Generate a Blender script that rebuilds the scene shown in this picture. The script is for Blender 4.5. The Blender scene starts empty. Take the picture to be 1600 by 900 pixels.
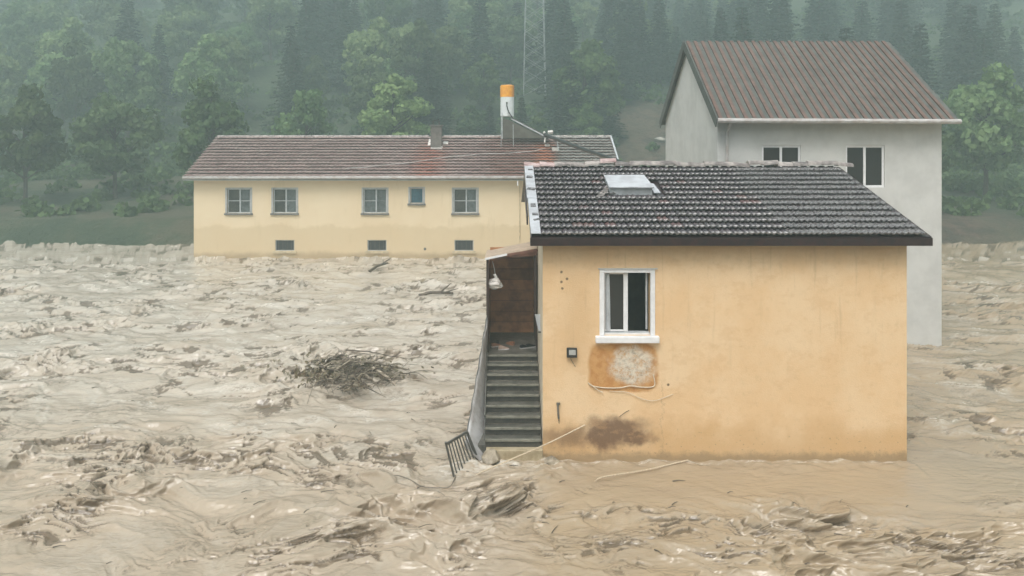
import bpy, math, random
import numpy as np
from mathutils import Vector, Matrix, Euler

random.seed(7)
RNG = np.random.RandomState(7)
SC = bpy.context.scene
COL = SC.collection
R = math.radians

# ------------------------------------------------------------------ camera, world, sun, exposure
F = 1170.0            # focal length in photograph pixels (1600 wide)
CX, CY = 788.0, 210.0  # principal point: the depth lines of the stairs meet here, horizon height
H = 6.97              # camera height above the flood water
cd = bpy.data.cameras.new('camera')
cam = bpy.data.objects.new('camera', cd)
COL.objects.link(cam)
cam.location = (0, 0, H)
cam.rotation_euler = (R(90), 0, 0)
cd.sensor_width = 36
cd.lens = F / 1600 * 36
cd.shift_x = (800 - CX) / 1600
cd.shift_y = -(450 - CY) / 1600
cd.clip_start = 0.1
cd.clip_end = 2000
SC.camera = cam

SUN_EL, SUN_ROT = 58, 200
world = bpy.data.worlds.new('World')
SC.world = world
world.use_nodes = True
wn, wl = world.node_tree.nodes, world.node_tree.links
wn.clear()
wo = wn.new('ShaderNodeOutputWorld')
bg = wn.new('ShaderNodeBackground')
sky = wn.new('ShaderNodeTexSky')
sky.sky_type = 'NISHITA'
sky.sun_disc = False
sky.sun_elevation = R(SUN_EL)
sky.sun_rotation = R(SUN_ROT)
sky.air_density = 1.0
sky.dust_density = 6.0
hsv = wn.new('ShaderNodeHueSaturation')      # rain cloud: the sky's blue is mostly gone
hsv.inputs['Saturation'].default_value = 0.16
wl.new(sky.outputs[0], hsv.inputs['Color'])
wl.new(hsv.outputs[0], bg.inputs['Color'])
bg.inputs['Strength'].default_value = 0.13
wl.new(bg.outputs[0], wo.inputs['Surface'])

sd = bpy.data.lights.new('sun', 'SUN')
sd.energy = 0.9
sd.angle = R(25)
sd.color = (1.0, 0.97, 0.92)
sun = bpy.data.objects.new('sun', sd)
COL.objects.link(sun)
sun.rotation_euler = (R(90 - SUN_EL), 0, R(180 - SUN_ROT))

SC.view_settings.view_transform = 'Standard'
SC.view_settings.look = 'None'
SC.view_settings.exposure = 1.0
SC.view_settings.gamma = 1
SC.cycles.volume_max_steps = 64
SC.cycles.max_bounces = 8
SC.cycles.volume_bounces = 1


def P(px, py, Y):
    """point seen at photograph pixel (px, py) at distance Y"""
    return Vector(((px - CX) / F * Y, Y, H - (py - CY) / F * Y))


# ------------------------------------------------------------------ materials
class NT:
    def __init__(s, name):
        s.m = bpy.data.materials.new(name)
        s.m.use_nodes = True
        s.n, s.l = s.m.node_tree.nodes, s.m.node_tree.links
        s.b = s.n['Principled BSDF']
        s.pos = None

    def link(s, a, b):
        s.l.new(a, b)

    def position(s):
        if s.pos is None:
            s.pos = s.n.new('ShaderNodeNewGeometry').outputs['Position']
        return s.pos

    def obj(s):
        return s.n.new('ShaderNodeTexCoord').outputs['Object']

    def put(s, sock, v):
        if hasattr(v, 'is_linked') or isinstance(v, bpy.types.NodeSocket):
            s.l.new(v, sock)
        else:
            sock.default_value = v

    def math(s, op, a, b=0.0, c=None):
        n = s.n.new('ShaderNodeMath')
        n.operation = op
        s.put(n.inputs[0], a)
        s.put(n.inputs[1], b)
        if c is not None:
            s.put(n.inputs[2], c)
        return n.outputs[0]

    def vmath(s, op, a, b):
        n = s.n.new('ShaderNodeVectorMath')
        n.operation = op
        s.put(n.inputs[0], a)
        s.put(n.inputs[1], b)
        return n.outputs[0]

    def sep(s, v):
        n = s.n.new('ShaderNodeSeparateXYZ')
        s.put(n.inputs[0], v)
        return n.outputs

    def noise(s, vec, scale, detail=4, rough=0.6, dist=0.0, color=False):
        n = s.n.new('ShaderNodeTexNoise')
        s.put(n.inputs['Vector'], vec)
        n.inputs['Scale'].default_value = scale
        n.inputs['Detail'].default_value = detail
        n.inputs['Roughness'].default_value = rough
        n.inputs['Distortion'].default_value = dist
        return n.outputs['Color' if color else 'Fac']

    def ramp(s, v, lo, hi, a=0.0, b=1.0, smooth=True):
        n = s.n.new('ShaderNodeMapRange')
        n.interpolation_type = 'SMOOTHSTEP' if smooth else 'LINEAR'
        s.put(n.inputs['Value'], v)
        n.inputs['From Min'].default_value = lo
        n.inputs['From Max'].default_value = hi
        n.inputs['To Min'].default_value = a
        n.inputs['To Max'].default_value = b
        return n.outputs['Result']

    def mix(s, f, a, b, mode='MIX'):
        n = s.n.new('ShaderNodeMix')
        n.data_type = 'RGBA'
        n.blend_type = mode
        s.put(n.inputs[0], f)
        for sock, v in ((n.inputs[6], a), (n.inputs[7], b)):
            if isinstance(v, tuple) and len(v) == 3:
                v = (*v, 1)
            s.put(sock, v)
        return n.outputs[2]

    def scale(s, vec, k):
        n = s.n.new('ShaderNodeMapping')
        s.put(n.inputs[0], vec)
        n.inputs['Scale'].default_value = k
        return n.outputs[0]

    def bump(s, h, strength, dist=0.02):
        n = s.n.new('ShaderNodeBump')
        n.inputs['Strength'].default_value = strength
        n.inputs['Distance'].default_value = dist
        s.put(n.inputs['Height'], h)
        s.l.new(n.outputs[0], s.b.inputs['Normal'])

    def blob(s, cx, cz, rx, rz, edge=0.25, wob=0.25, wscale=4.0, square=False):
        """soft mask of a stain on a wall facing -Y (world x, z)"""
        w = s.vmath('SUBTRACT', s.noise(s.position(), wscale, 4, 0.6, color=True), (0.5, 0.5, 0.5))
        w = s.vmath('MULTIPLY', w, (wob, wob, wob))
        p = s.sep(s.vmath('ADD', s.position(), w))
        dx = s.math('ABSOLUTE', s.math('DIVIDE', s.math('SUBTRACT', p[0], cx), rx))
        dz = s.math('ABSOLUTE', s.math('DIVIDE', s.math('SUBTRACT', p[2], cz), rz))
        if square:
            e = 5.0
            d = s.math('POWER', s.math('ADD', s.math('POWER', dx, e), s.math('POWER', dz, e)), 1 / e)
        else:
            d = s.math('SQRT', s.math('ADD', s.math('MULTIPLY', dx, dx), s.math('MULTIPLY', dz, dz)))
        return s.ramp(d, 1 + edge, 1 - edge)

    def done(s, color=None, rough=None, spec=None, metal=None):
        if color is not None:
            if isinstance(color, tuple) and len(color) == 3:
                color = (*color, 1)
            s.put(s.b.inputs['Base Color'], color)
        if rough is not None:
            s.put(s.b.inputs['Roughness'], rough)
        if spec is not None:
            s.b.inputs['Specular IOR Level'].default_value = spec
        if metal is not None:
            s.b.inputs['Metallic'].default_value = metal
        return s.m


def simple(name, c, rough=0.6, var=0.25, sc=6.0, bump=0.2, c2=None, metal=0.0, bscale=None, rnd=0.0, world_space=True, spec=0.5):
    t = NT(name)
    v = t.position() if world_space else t.obj()
    n = t.noise(v, sc, 5, 0.65)
    c2 = c2 or tuple(x * (1 - var) for x in c)
    col = t.mix(t.ramp(n, 0.35, 0.68), c, c2)
    if rnd:
        oi = t.n.new('ShaderNodeObjectInfo').outputs['Random']
        k = t.ramp(oi, 0, 1, 1 - rnd, 1 + rnd, False)
        kk = t.n.new('ShaderNodeCombineXYZ')
        for i in range(3):
            t.link(k, kk.inputs[i])
        col = t.vmath('MULTIPLY', col, kk.outputs[0])
    if bump:
        t.bump(t.noise(v, bscale or sc * 6, 4, 0.7), bump)
    return t.done(col, rough, spec, metal)


M = {}

# near house wall
t = NT('peach_plaster')
pos = t.position()
n1 = t.noise(pos, 0.9, 5, 0.6)
n2 = t.noise(pos, 6, 5, 0.7)
c = t.mix(t.ramp(n1, 0.35, 0.65), (0.73, 0.49, 0.27), (0.77, 0.555, 0.34))
c = t.mix(t.ramp(n2, 0.5, 0.75, 0, 0.35), c, (0.56, 0.38, 0.20))
zz = t.sep(pos)[2]
low = t.ramp(t.math('ADD', zz, t.math('MULTIPLY', t.math('SUBTRACT', n1, 0.5), 1.2)), 1.0, 0.35)
c = t.mix(t.math('MULTIPLY', low, 0.55), c, (0.52, 0.31, 0.13))
c = t.mix(t.math('MULTIPLY', t.blob(1.55, 2.95, 0.35, 0.8, 0.8, 0.5, 2), 0.5), c, (0.58, 0.36, 0.17))
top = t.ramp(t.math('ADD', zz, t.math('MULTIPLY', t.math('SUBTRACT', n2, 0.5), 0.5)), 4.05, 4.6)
c = t.mix(t.math('MULTIPLY', top, 0.5), c, (0.45, 0.31, 0.18))  # wall darkens under the eave: shade painted into the colour
patch = t.blob(2.54, 1.99, 0.74, 0.52, 0.07, 0.14, 3, True)
c = t.mix(patch, c, t.mix(t.ramp(n2, 0.4, 0.6), (0.46, 0.21, 0.06), (0.55, 0.29, 0.10)))
plas = t.math('MULTIPLY', t.blob(2.74, 2.04, 0.47, 0.40, 0.25, 0.4, 4), t.ramp(t.noise(pos, 5.5, 7, 0.8), 0.34, 0.54))
c = t.mix(plas, c, t.mix(t.ramp(t.noise(pos, 7, 7, 0.8, 0.5), 0.45, 0.68), (0.70, 0.62, 0.51), (0.36, 0.31, 0.25)))
st = t.math('MAXIMUM', t.blob(2.15, 0.52, 0.40, 0.26, 0.75, 0.55, 2.5), t.blob(2.78, 0.50, 0.40, 0.17, 0.9, 0.55, 2.5))
st = t.math('MAXIMUM', st, t.math('MULTIPLY', t.blob(2.38, 0.70, 0.66, 0.22, 0.7, 0.45, 2.5), 0.75))
st = t.math('MAXIMUM', st, t.math('MULTIPLY', t.blob(1.35, 0.50, 0.8, 0.22, 0.8, 0.5, 3), 0.5))
c = t.mix(t.ramp(st, 0, 0.8, 0, 0.95), c, (0.16, 0.088, 0.048))
for (ax, az) in ((1.22, 4.03), (1.22, 3.82), (1.34, 3.88), (1.24, 3.68), (3.5, 1.62)):
    c = t.mix(t.blob(ax, az, 0.028, 0.028, 0.3, 0.02, 9), c, (0.2, 0.13, 0.07))
# rain streaks, fine grain and a wet muddy band at the waterline
streak = t.ramp(t.noise(t.scale(pos, (9, 1, 0.55)), 1.0, 5, 0.65), 0.55, 0.75)
c = t.mix(t.math('MULTIPLY', t.math('MULTIPLY', streak, t.ramp(zz, 0.8, 4.6)), 0.55), c, (0.42, 0.28, 0.15))
c = t.mix(t.ramp(t.noise(pos, 38, 5, 0.8), 0.52, 0.75, 0, 0.35), c, (0.42, 0.27, 0.14))
c = t.mix(t.ramp(t.noise(t.scale(pos, (1, 1, 1.6)), 1.7, 6, 0.75), 0.52, 0.62, 0, 0.25), c, (0.60, 0.36, 0.17))
wetb = t.ramp(t.math('ADD', zz, t.math('MULTIPLY', t.math('SUBTRACT', t.noise(pos, 3.5, 6, 0.75), 0.5), 0.45)), 0.24, 0.05)
c = t.mix(t.math('MULTIPLY', wetb, 0.75), c, (0.27, 0.19, 0.11))
splash = t.math('MULTIPLY', t.ramp(t.noise(pos, 16, 3, 0.5), 0.64, 0.68), t.ramp(zz, 1.1, 0.2))
c = t.mix(t.math('MULTIPLY', splash, 0.7), c, (0.28, 0.19, 0.11))
# a crack with dried mud in it
wx = t.math('ADD', t.sep(pos)[0], t.math('MULTIPLY', t.noise(pos, 3, 6, 0.8), 0.5))
crack = t.math('MULTIPLY', t.ramp(t.math('ABSOLUTE', t.math('SUBTRACT', wx, 3.62)), 0.012, 0.003), t.ramp(zz, 1.75, 1.6))
c = t.mix(t.math('MULTIPLY', crack, 0.35), c, (0.25, 0.16, 0.09))
hb = t.math('ADD', t.math('MULTIPLY', t.noise(pos, 30, 6, 0.7), 0.5), t.math('MULTIPLY', plas, t.noise(pos, 14, 5, 0.8)))
t.bump(t.math('SUBTRACT', hb, t.math('MULTIPLY', patch, 0.4)), 0.45, 0.03)
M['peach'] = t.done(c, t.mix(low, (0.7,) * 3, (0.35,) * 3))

t = NT('cream_plaster')
pos = t.position()
n1 = t.noise(pos, 0.35, 5, 0.6)
c = t.mix(t.ramp(n1, 0.35, 0.65), (0.74, 0.60, 0.41), (0.71, 0.56, 0.37))
zz = t.sep(pos)[2]
lo = t.ramp(t.math('ADD', zz, t.math('MULTIPLY', t.math('SUBTRACT', t.noise(pos, 0.5, 5, 0.7), 0.5), 1.6)), 1.95, 1.65)
c = t.mix(t.math('MULTIPLY', lo, 0.5), c, (0.56, 0.42, 0.245))
bot = t.ramp(t.math('ADD', zz, t.math('MULTIPLY', t.math('SUBTRACT', t.noise(pos, 1.5, 5, 0.7), 0.5), 0.5)), 0.45, 0.1)
c = t.mix(t.math('MULTIPLY', bot, 0.7), c, (0.36, 0.26, 0.15))
c = t.mix(t.ramp(t.noise(t.scale(pos, (1.4, 1, 0.25)), 1.5, 5, 0.7), 0.55, 0.75, 0, 0.3), c, (0.48, 0.36, 0.2))
t.bump(t.noise(pos, 9, 5, 0.7), 0.2)
M['cream'] = t.done(c, 0.75)

# far roof: old clay, wet; a redder patch, a darker patch and a grey newer end
t = NT('old_clay_tiles')
pos = t.position()
n1 = t.noise(pos, 0.9, 5, 0.7)
n3 = t.noise(t.scale(pos, (3.2, 1.4, 1.4)), 1.0, 3, 0.8)
c = t.mix(t.ramp(n1, 0.35, 0.65), (0.22, 0.13, 0.12), (0.33, 0.225, 0.205))
c = t.mix(t.ramp(n3, 0.5, 0.65, 0, 0.8), c, (0.105, 0.065, 0.06))
c = t.mix(t.ramp(t.noise(t.scale(pos, (0.35, 1, 1)), 5, 4, 0.8), 0.48, 0.62, 0, 0.75), c, (0.42, 0.33, 0.31))


def roof_zone(x0, x1, y0, y1, soft=0.8, wob=1.6):
    w = t.vmath('SUBTRACT', t.noise(t.position(), 1.2, 4, 0.7, color=True), (0.5, 0.5, 0.5))
    q = t.sep(t.vmath('ADD', t.position(), t.vmath('MULTIPLY', w, (wob, wob, wob))))
    a = t.math('MULTIPLY', t.ramp(q[0], x0 - soft, x0 + soft), t.ramp(q[0], x1 + soft, x1 - soft))
    b = t.math('MULTIPLY', t.ramp(q[1], y0 - soft, y0 + soft), t.ramp(q[1], y1 + soft, y1 - soft))
    return t.math('MULTIPLY', a, b)


c = t.mix(t.math('MULTIPLY', roof_zone(-5.1, -3.6, 40, 45.6), 0.75), c, (0.34, 0.10, 0.06))
c = t.mix(t.math('MULTIPLY', roof_zone(-1.0, 2.6, 40.0, 50, 0.7), 0.75), c, (0.17, 0.065, 0.045))
c = t.mix(t.math('MULTIPLY', roof_zone(1.9, 2.9, 42.5, 45.8, 0.5, 0.9), 0.8), c, (0.42, 0.125, 0.045))
c = t.mix(t.math('MULTIPLY', roof_zone(3.15, 12, 30, 60, 0.2, 0.3), 0.95), c,
          t.mix(t.ramp(n3, 0.4, 0.6), (0.17, 0.165, 0.15), (0.27, 0.26, 0.24)))
t.bump(t.noise(pos, 12, 4, 0.7), 0.3)
M['old_tile'] = t.done(c, 0.5)

# near roof tile: dark, sooty, wet; each tile a little different
t = NT('dark_wet_tile')
oi = t.n.new('ShaderNodeObjectInfo').outputs['Random']
ob = t.obj()
wp = t.position()
c = t.mix(oi, (0.034, 0.028, 0.034), (0.062, 0.048, 0.055))
c = t.mix(t.ramp(t.math('FRACT', t.math('MULTIPLY', oi, 7.31)), 0.93, 0.99), c, (0.10, 0.052, 0.052))
c = t.mix(t.ramp(t.noise(wp, 3.0, 5, 0.7), 0.50, 0.66, 0, 0.4), c, (0.10, 0.095, 0.08))
c = t.mix(t.ramp(t.noise(wp, 22, 4, 0.8), 0.58, 0.74, 0, 0.4), c, (0.14, 0.13, 0.125))
edge = t.math('MULTIPLY', t.ramp(t.math('SUBTRACT', t.sep(ob)[1], t.math('MULTIPLY', t.sep(ob)[2], 1.2)), 0.08, -0.07), t.ramp(t.noise(wp, 14, 4, 0.7), 0.35, 0.6))  # front crests lightened: wet glint painted into the tile colour
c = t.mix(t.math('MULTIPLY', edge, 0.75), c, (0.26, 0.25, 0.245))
t.bump(t.noise(wp, 50, 4, 0.7), 0.35, 0.008)
M['tile'] = t.done(c, t.ramp(t.noise(wp, 9, 3, 0.6), 0.35, 0.65, 0.12, 0.34), 0.7)

M['tile_edge'] = simple('glint_tile_edge', (0.27, 0.255, 0.245), 0.5, 0.4, 9, 0.3, (0.11, 0.10, 0.10), rnd=0.2)  # pale lip carries the wet glint in its colour
M['far_edge'] = simple('pale_clay_edge', (0.50, 0.415, 0.385), 0.5, 0.4, 2.5, 0.2, (0.30, 0.20, 0.18))  # clay lips in a paler tone than the tile tops
M['ridge'] = simple('pale_ridge_clay', (0.38, 0.335, 0.31), 0.4, 0.3, 5, 0.3, (0.15, 0.125, 0.12), rnd=0.25)
M['ridge_pink'] = simple('pink_ridge_clay', (0.50, 0.38, 0.365), 0.4, 0.3, 6, 0.3, (0.34, 0.22, 0.21))
M['flash'] = simple('white_sheet_metal', (0.50, 0.51, 0.54), 0.4, 0.2, 3, 0.1, (0.36, 0.36, 0.38), spec=0.6)
M['white_mortar'] = simple('white_mortar', (0.72, 0.68, 0.64), 0.7, 0.3, 8, 0.5)
M['fascia'] = simple('dark_stained_wood', (0.016, 0.009, 0.011), 0.35, 0.5, 7, 0.2, (0.035, 0.015, 0.015))
M['white'] = simple('white_window_plastic', (0.80, 0.79, 0.80), 0.35, 0.12, 5, 0.05)
M['greyframe'] = simple('weathered_grey_frame', (0.42, 0.42, 0.42), 0.6, 0.25, 4, 0.1)
M['sash'] = simple('pale_sash', (0.5, 0.52, 0.54), 0.5, 0.25, 4, 0.1)
M['darksill'] = simple('dark_stone_sill', (0.16, 0.15, 0.14), 0.5, 0.3, 6, 0.3)
M['creamsill'] = simple('cream_sill', (0.62, 0.5, 0.33), 0.7, 0.3, 6, 0.3)
M['dark'] = simple('dark_opening', (0.035, 0.035, 0.035), 0.8, 0.3, 3, 0.1)
M['room'] = simple('dim_room_plaster', (0.10, 0.085, 0.075), 0.8, 0.3, 3, 0.1)
M['curtain'] = simple('grey_net_curtain', (0.27, 0.29, 0.30), 0.9, 0.3, 5, 0.2)
M['curtain_blue'] = simple('blue_cloth', (0.05, 0.25, 0.40), 0.9, 0.3, 5, 0.2)
M['gutter'] = simple('pale_gutter', (0.50, 0.48, 0.47), 0.5, 0.3, 3, 0.2, (0.36, 0.31, 0.29))
M['chimney'] = simple('grey_brown_render', (0.16, 0.14, 0.125), 0.8, 0.3, 5, 0.5, (0.10, 0.085, 0.08))
M['neighbour'] = simple('pale_grey_render', (0.58, 0.57, 0.55), 0.75, 0.15, 1.2, 0.2)
M['barge'] = simple('grey_green_barge', (0.10, 0.11, 0.10), 0.6, 0.3, 2, 0.1)
M['brown_tile'] = simple('brown_tiles', (0.16, 0.09, 0.07), 0.5, 0.4, 3, 0.3)
M['conc'] = simple('wet_grey_concrete', (0.12, 0.112, 0.095), 0.4, 0.3, 5, 0.5, (0.058, 0.055, 0.046), bscale=22)
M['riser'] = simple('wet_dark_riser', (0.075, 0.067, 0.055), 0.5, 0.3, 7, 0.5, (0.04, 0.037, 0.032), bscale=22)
M['nose'] = simple('worn_step_nosing', (0.23, 0.22, 0.18), 0.4, 0.3, 5, 0.3, (0.14, 0.13, 0.105))
M['mudconc'] = simple('muddy_concrete', (0.44, 0.36, 0.24), 0.5, 0.3, 5, 0.5, (0.3, 0.235, 0.14))
M['brownwood'] = simple('brown_board', (0.44, 0.20, 0.085), 0.55, 0.35, 3, 0.3, (0.24, 0.10, 0.05), rnd=0.2)
M['brownpost'] = simple('dark_brown_post', (0.05, 0.028, 0.022), 0.5, 0.35, 6, 0.3)
M['redwood'] = simple('reddish_wood_edge', (0.22, 0.10, 0.07), 0.55, 0.35, 6, 0.3)
M['sheetroof'] = simple('beige_sheet_roof', (0.56, 0.45, 0.35), 0.45, 0.3, 3, 0.1, (0.42, 0.33, 0.26))
M['paleplaster'] = simple('pale_side_plaster', (0.68, 0.58, 0.45), 0.7, 0.2, 3, 0.3, (0.56, 0.45, 0.33))
M['pale'] = simple('pale_muddy_sheet', (0.44, 0.43, 0.43), 0.35, 0.2, 3, 0.5, (0.27, 0.245, 0.23), bscale=11)
M['iron'] = simple('dark_grey_iron', (0.10, 0.095, 0.085), 0.5, 0.4, 9, 0.3)
M['rustiron'] = simple('muddy_iron', (0.16, 0.14, 0.115), 0.6, 0.4, 9, 0.3)
M['black'] = simple('black_plastic', (0.02, 0.02, 0.02), 0.4, 0.3, 8, 0.1)
M['lens'] = simple('grey_lamp_glass', (0.42, 0.42, 0.40), 0.15, 0.2, 9, 0.05)
M['rope'] = simple('pale_rope', (0.62, 0.50, 0.36), 0.8, 0.3, 30, 0.4)
M['palewire'] = simple('pale_cord', (0.68, 0.58, 0.44), 0.7, 0.2, 30, 0.2)
M['greycable'] = simple('muddy_cable', (0.21, 0.17, 0.13), 0.6, 0.3, 30, 0.2)
M['mudrock'] = simple('muddy_rock', (0.36, 0.30, 0.22), 0.45, 0.3, 5, 0.6, (0.16, 0.125, 0.085), bscale=12)
M['bark'] = simple('bark', (0.075, 0.06, 0.045), 0.9, 0.4, 3, 0.5)
M['stick'] = simple('wet_brown_stick', (0.12, 0.09, 0.06), 0.6, 0.4, 5, 0.4, (0.055, 0.04, 0.028))
M['deadleaf'] = simple('dead_leaves', (0.20, 0.16, 0.09), 0.6, 0.5, 3, 0.2, (0.08, 0.07, 0.035))
M['mudclot'] = simple('dark_wet_mud', (0.17, 0.115, 0.07), 0.45, 0.4, 4, 0.9, (0.07, 0.048, 0.03), bscale=9)
M['palestick'] = simple('stripped_pale_stick', (0.50, 0.42, 0.33), 0.6, 0.3, 8, 0.4, (0.30, 0.24, 0.18))
M['bag'] = simple('white_plastic_bag', (0.66, 0.62, 0.58), 0.35, 0.2, 14, 0.5)
M['shoe_dark'] = simple('black_shoe', (0.02, 0.02, 0.022), 0.5, 0.3, 20, 0.2)
M['shoe_tan'] = simple('tan_shoe', (0.42, 0.30, 0.24), 0.6, 0.3, 20, 0.2)
M['shoe_brown'] = simple('brown_shoe', (0.24, 0.11, 0.06), 0.6, 0.3, 20, 0.2)
M['shoe_sole'] = simple('pale_shoe_sole', (0.5, 0.47, 0.45), 0.6, 0.3, 20, 0.2)
M['tankwhite'] = simple('white_tank_paint', (0.72, 0.75, 0.76), 0.35, 0.12, 3, 0.05)
M['brownsheet'] = simple('weathered_brown_sheet', (0.105, 0.10, 0.08), 0.7, 0.3, 3, 0.2, (0.075, 0.062, 0.05))
M['galv'] = simple('galvanised_steel', (0.40, 0.42, 0.42), 0.45, 0.2, 4, 0.1, metal=0.4)
M['palerock'] = simple('pale_stone', (0.42, 0.39, 0.34), 0.8, 0.3, 3, 0.4)
t = NT('orange_tank_paint')
c = t.mix(t.ramp(t.noise(t.position(), 5, 5, 0.7), 0.35, 0.65), (0.85, 0.40, 0.03), (0.72, 0.28, 0.03))
c = t.mix(t.ramp(t.sep(t.position())[0], 0.33, 0.6, 0, 0.6), c, (0.42, 0.14, 0.04))
M['tankorange'] = t.done(c, 0.45)

t = NT('window_glass')
M['glass'] = t.done((0.03, 0.028, 0.027), 0.08, 0.35)
t = NT('clear_window_glass')
t.b.inputs['Transmission Weight'].default_value = 1
M['clear'] = t.done((0.8, 0.85, 0.86), 0.03, 0.5)


def leafmat(name, a, b, tr=0.12):
    t = NT(name)
    oi = t.n.new('ShaderNodeObjectInfo').outputs['Random']
    n = t.noise(t.obj(), 0.55, 4, 0.7)
    n2 = t.noise(t.obj(), 4.0, 3, 0.7)
    c = t.mix(t.ramp(n, 0.35, 0.65), a, b)
    c = t.mix(t.ramp(n2, 0.45, 0.7, 0, 0.5), c, tuple(x * 1.5 for x in b))
    k = t.n.new('ShaderNodeHueSaturation')
    t.link(c, k.inputs['Color'])
    t.link(t.ramp(oi, 0, 1, 0.65, 1.4, False), k.inputs['Value'])
    t.link(t.ramp(t.math('FRACT', t.math('MULTIPLY', oi, 5.7)), 0, 1, 0.475, 0.515, False), k.inputs['Hue'])
    t.b.inputs['Specular IOR Level'].default_value = 0.2
    out = t.n['Material Output']
    tb = t.n.new('ShaderNodeBsdfTranslucent')
    t.link(k.outputs[0], tb.inputs['Color'])
    mx = t.n.new('ShaderNodeMixShader')
    mx.inputs[0].default_value = 0.35
    t.link(t.b.outputs[0], mx.inputs[1])
    t.link(tb.outputs[0], mx.inputs[2])
    t.link(mx.outputs[0], out.inputs['Surface'])
    return t.done(k.outputs[0], 0.7)


M['leaf_light'] = leafmat('light_green_leaves', (0.09, 0.15, 0.055), (0.15, 0.21, 0.085))
M['leaf_mid'] = leafmat('mid_green_leaves', (0.05, 0.085, 0.028), (0.085, 0.13, 0.04))
M['needle'] = leafmat('dark_needles', (0.020, 0.038, 0.022), (0.035, 0.058, 0.030))
M['leaf_bright'] = leafmat('bright_green_leaves', (0.14, 0.20, 0.07), (0.22, 0.28, 0.11))

# hillside ground
t = NT('hill_ground')
pos = t.position()
p = t.sep(pos)
n1 = t.noise(pos, 0.12, 6, 0.65)
c = t.mix(t.ramp(n1, 0.35, 0.65), (0.030, 0.050, 0.022), (0.058, 0.080, 0.035))
soil = t.mix(t.ramp(t.noise(pos, 0.7, 6, 0.7), 0.4, 0.6), (0.12, 0.08, 0.055), (0.055, 0.045, 0.030))
w = t.math('MULTIPLY', t.math('SUBTRACT', t.noise(pos, 0.2, 5, 0.7), 0.5), 12)
q = t.math('ADD', p[0], w)
bare = t.math('MULTIPLY', t.ramp(q, 9, 12), t.ramp(q, 40, 30))
bare = t.math('MULTIPLY', bare, t.ramp(t.math('ADD', p[1], w), 96, 88))
c = t.mix(bare, c, soil)
bank = t.math('MULTIPLY', t.ramp(n1, 0.45, 0.6, 0, 0.8), t.ramp(p[1], 92, 82))
c = t.mix(bank, c, (0.10, 0.085, 0.052))
t.bump(t.noise(pos, 1.5, 6, 0.7), 1.0, 0.6)
M['hill'] = t.done(c, 0.9)

# flood water: silty brown, wet; foam, churned mud and painted wave shade come with vertex attributes
t = NT('muddy_flood_water')
pos = t.position()
fo = t.n.new('ShaderNodeAttribute'); fo.attribute_name = 'foam'
si = t.n.new('ShaderNodeAttribute'); si.attribute_name = 'silt_shade'
p = t.sep(pos)
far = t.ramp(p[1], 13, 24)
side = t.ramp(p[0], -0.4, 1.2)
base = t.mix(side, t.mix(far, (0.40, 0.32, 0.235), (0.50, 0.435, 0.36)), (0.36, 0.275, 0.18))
n1 = t.noise(t.scale(pos, (0.5, 0.9, 1)), 1.0, 6, 0.65, 0.6)
c = t.mix(t.ramp(n1, 0.35, 0.65, 0, 0.5), base, (0.30, 0.235, 0.165))
c = t.mix(t.math('MULTIPLY', t.ramp(t.math('ADD', si.outputs['Fac'], t.math('MULTIPLY', t.math('SUBTRACT', t.noise(t.scale(pos, (1, 2.2, 1)), 6, 6, 0.85), 0.5), 2.2)), 0.2, 0.95), 0.85), c, (0.115, 0.080, 0.049))
fine = t.noise(t.scale(pos, (1, 1.6, 1)), 9, 5, 0.75)
c = t.mix(t.math('MULTIPLY', fo.outputs['Fac'], t.ramp(fine, 0.3, 0.6)), c, (0.60, 0.56, 0.50))
hb = t.noise(t.scale(pos, (0.7, 1.9, 1)), 4, 4, 0.55, 0.5)
t.bump(hb, 0.55, 0.05)
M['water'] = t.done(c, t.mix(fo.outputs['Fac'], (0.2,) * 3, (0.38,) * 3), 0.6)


# ------------------------------------------------------------------ building helpers
def put(o, parent=None, **kw):
    COL.objects.link(o)
    if parent is not None:
        o.parent = parent
    for k, v in kw.items():
        if v is not None:
            o[k] = v
    return o


def wloc(parent):
    v = Vector((0, 0, 0))
    while parent is not None:
        v += parent.location
        parent = parent.parent
    return v


def thing(name, label, cat, loc=(0, 0, 0), group=None):
    o = bpy.data.objects.new(name, None)
    o.empty_display_size = 0.2
    o.location = loc
    return put(o, None, label=label, category=cat, group=group)


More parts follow.
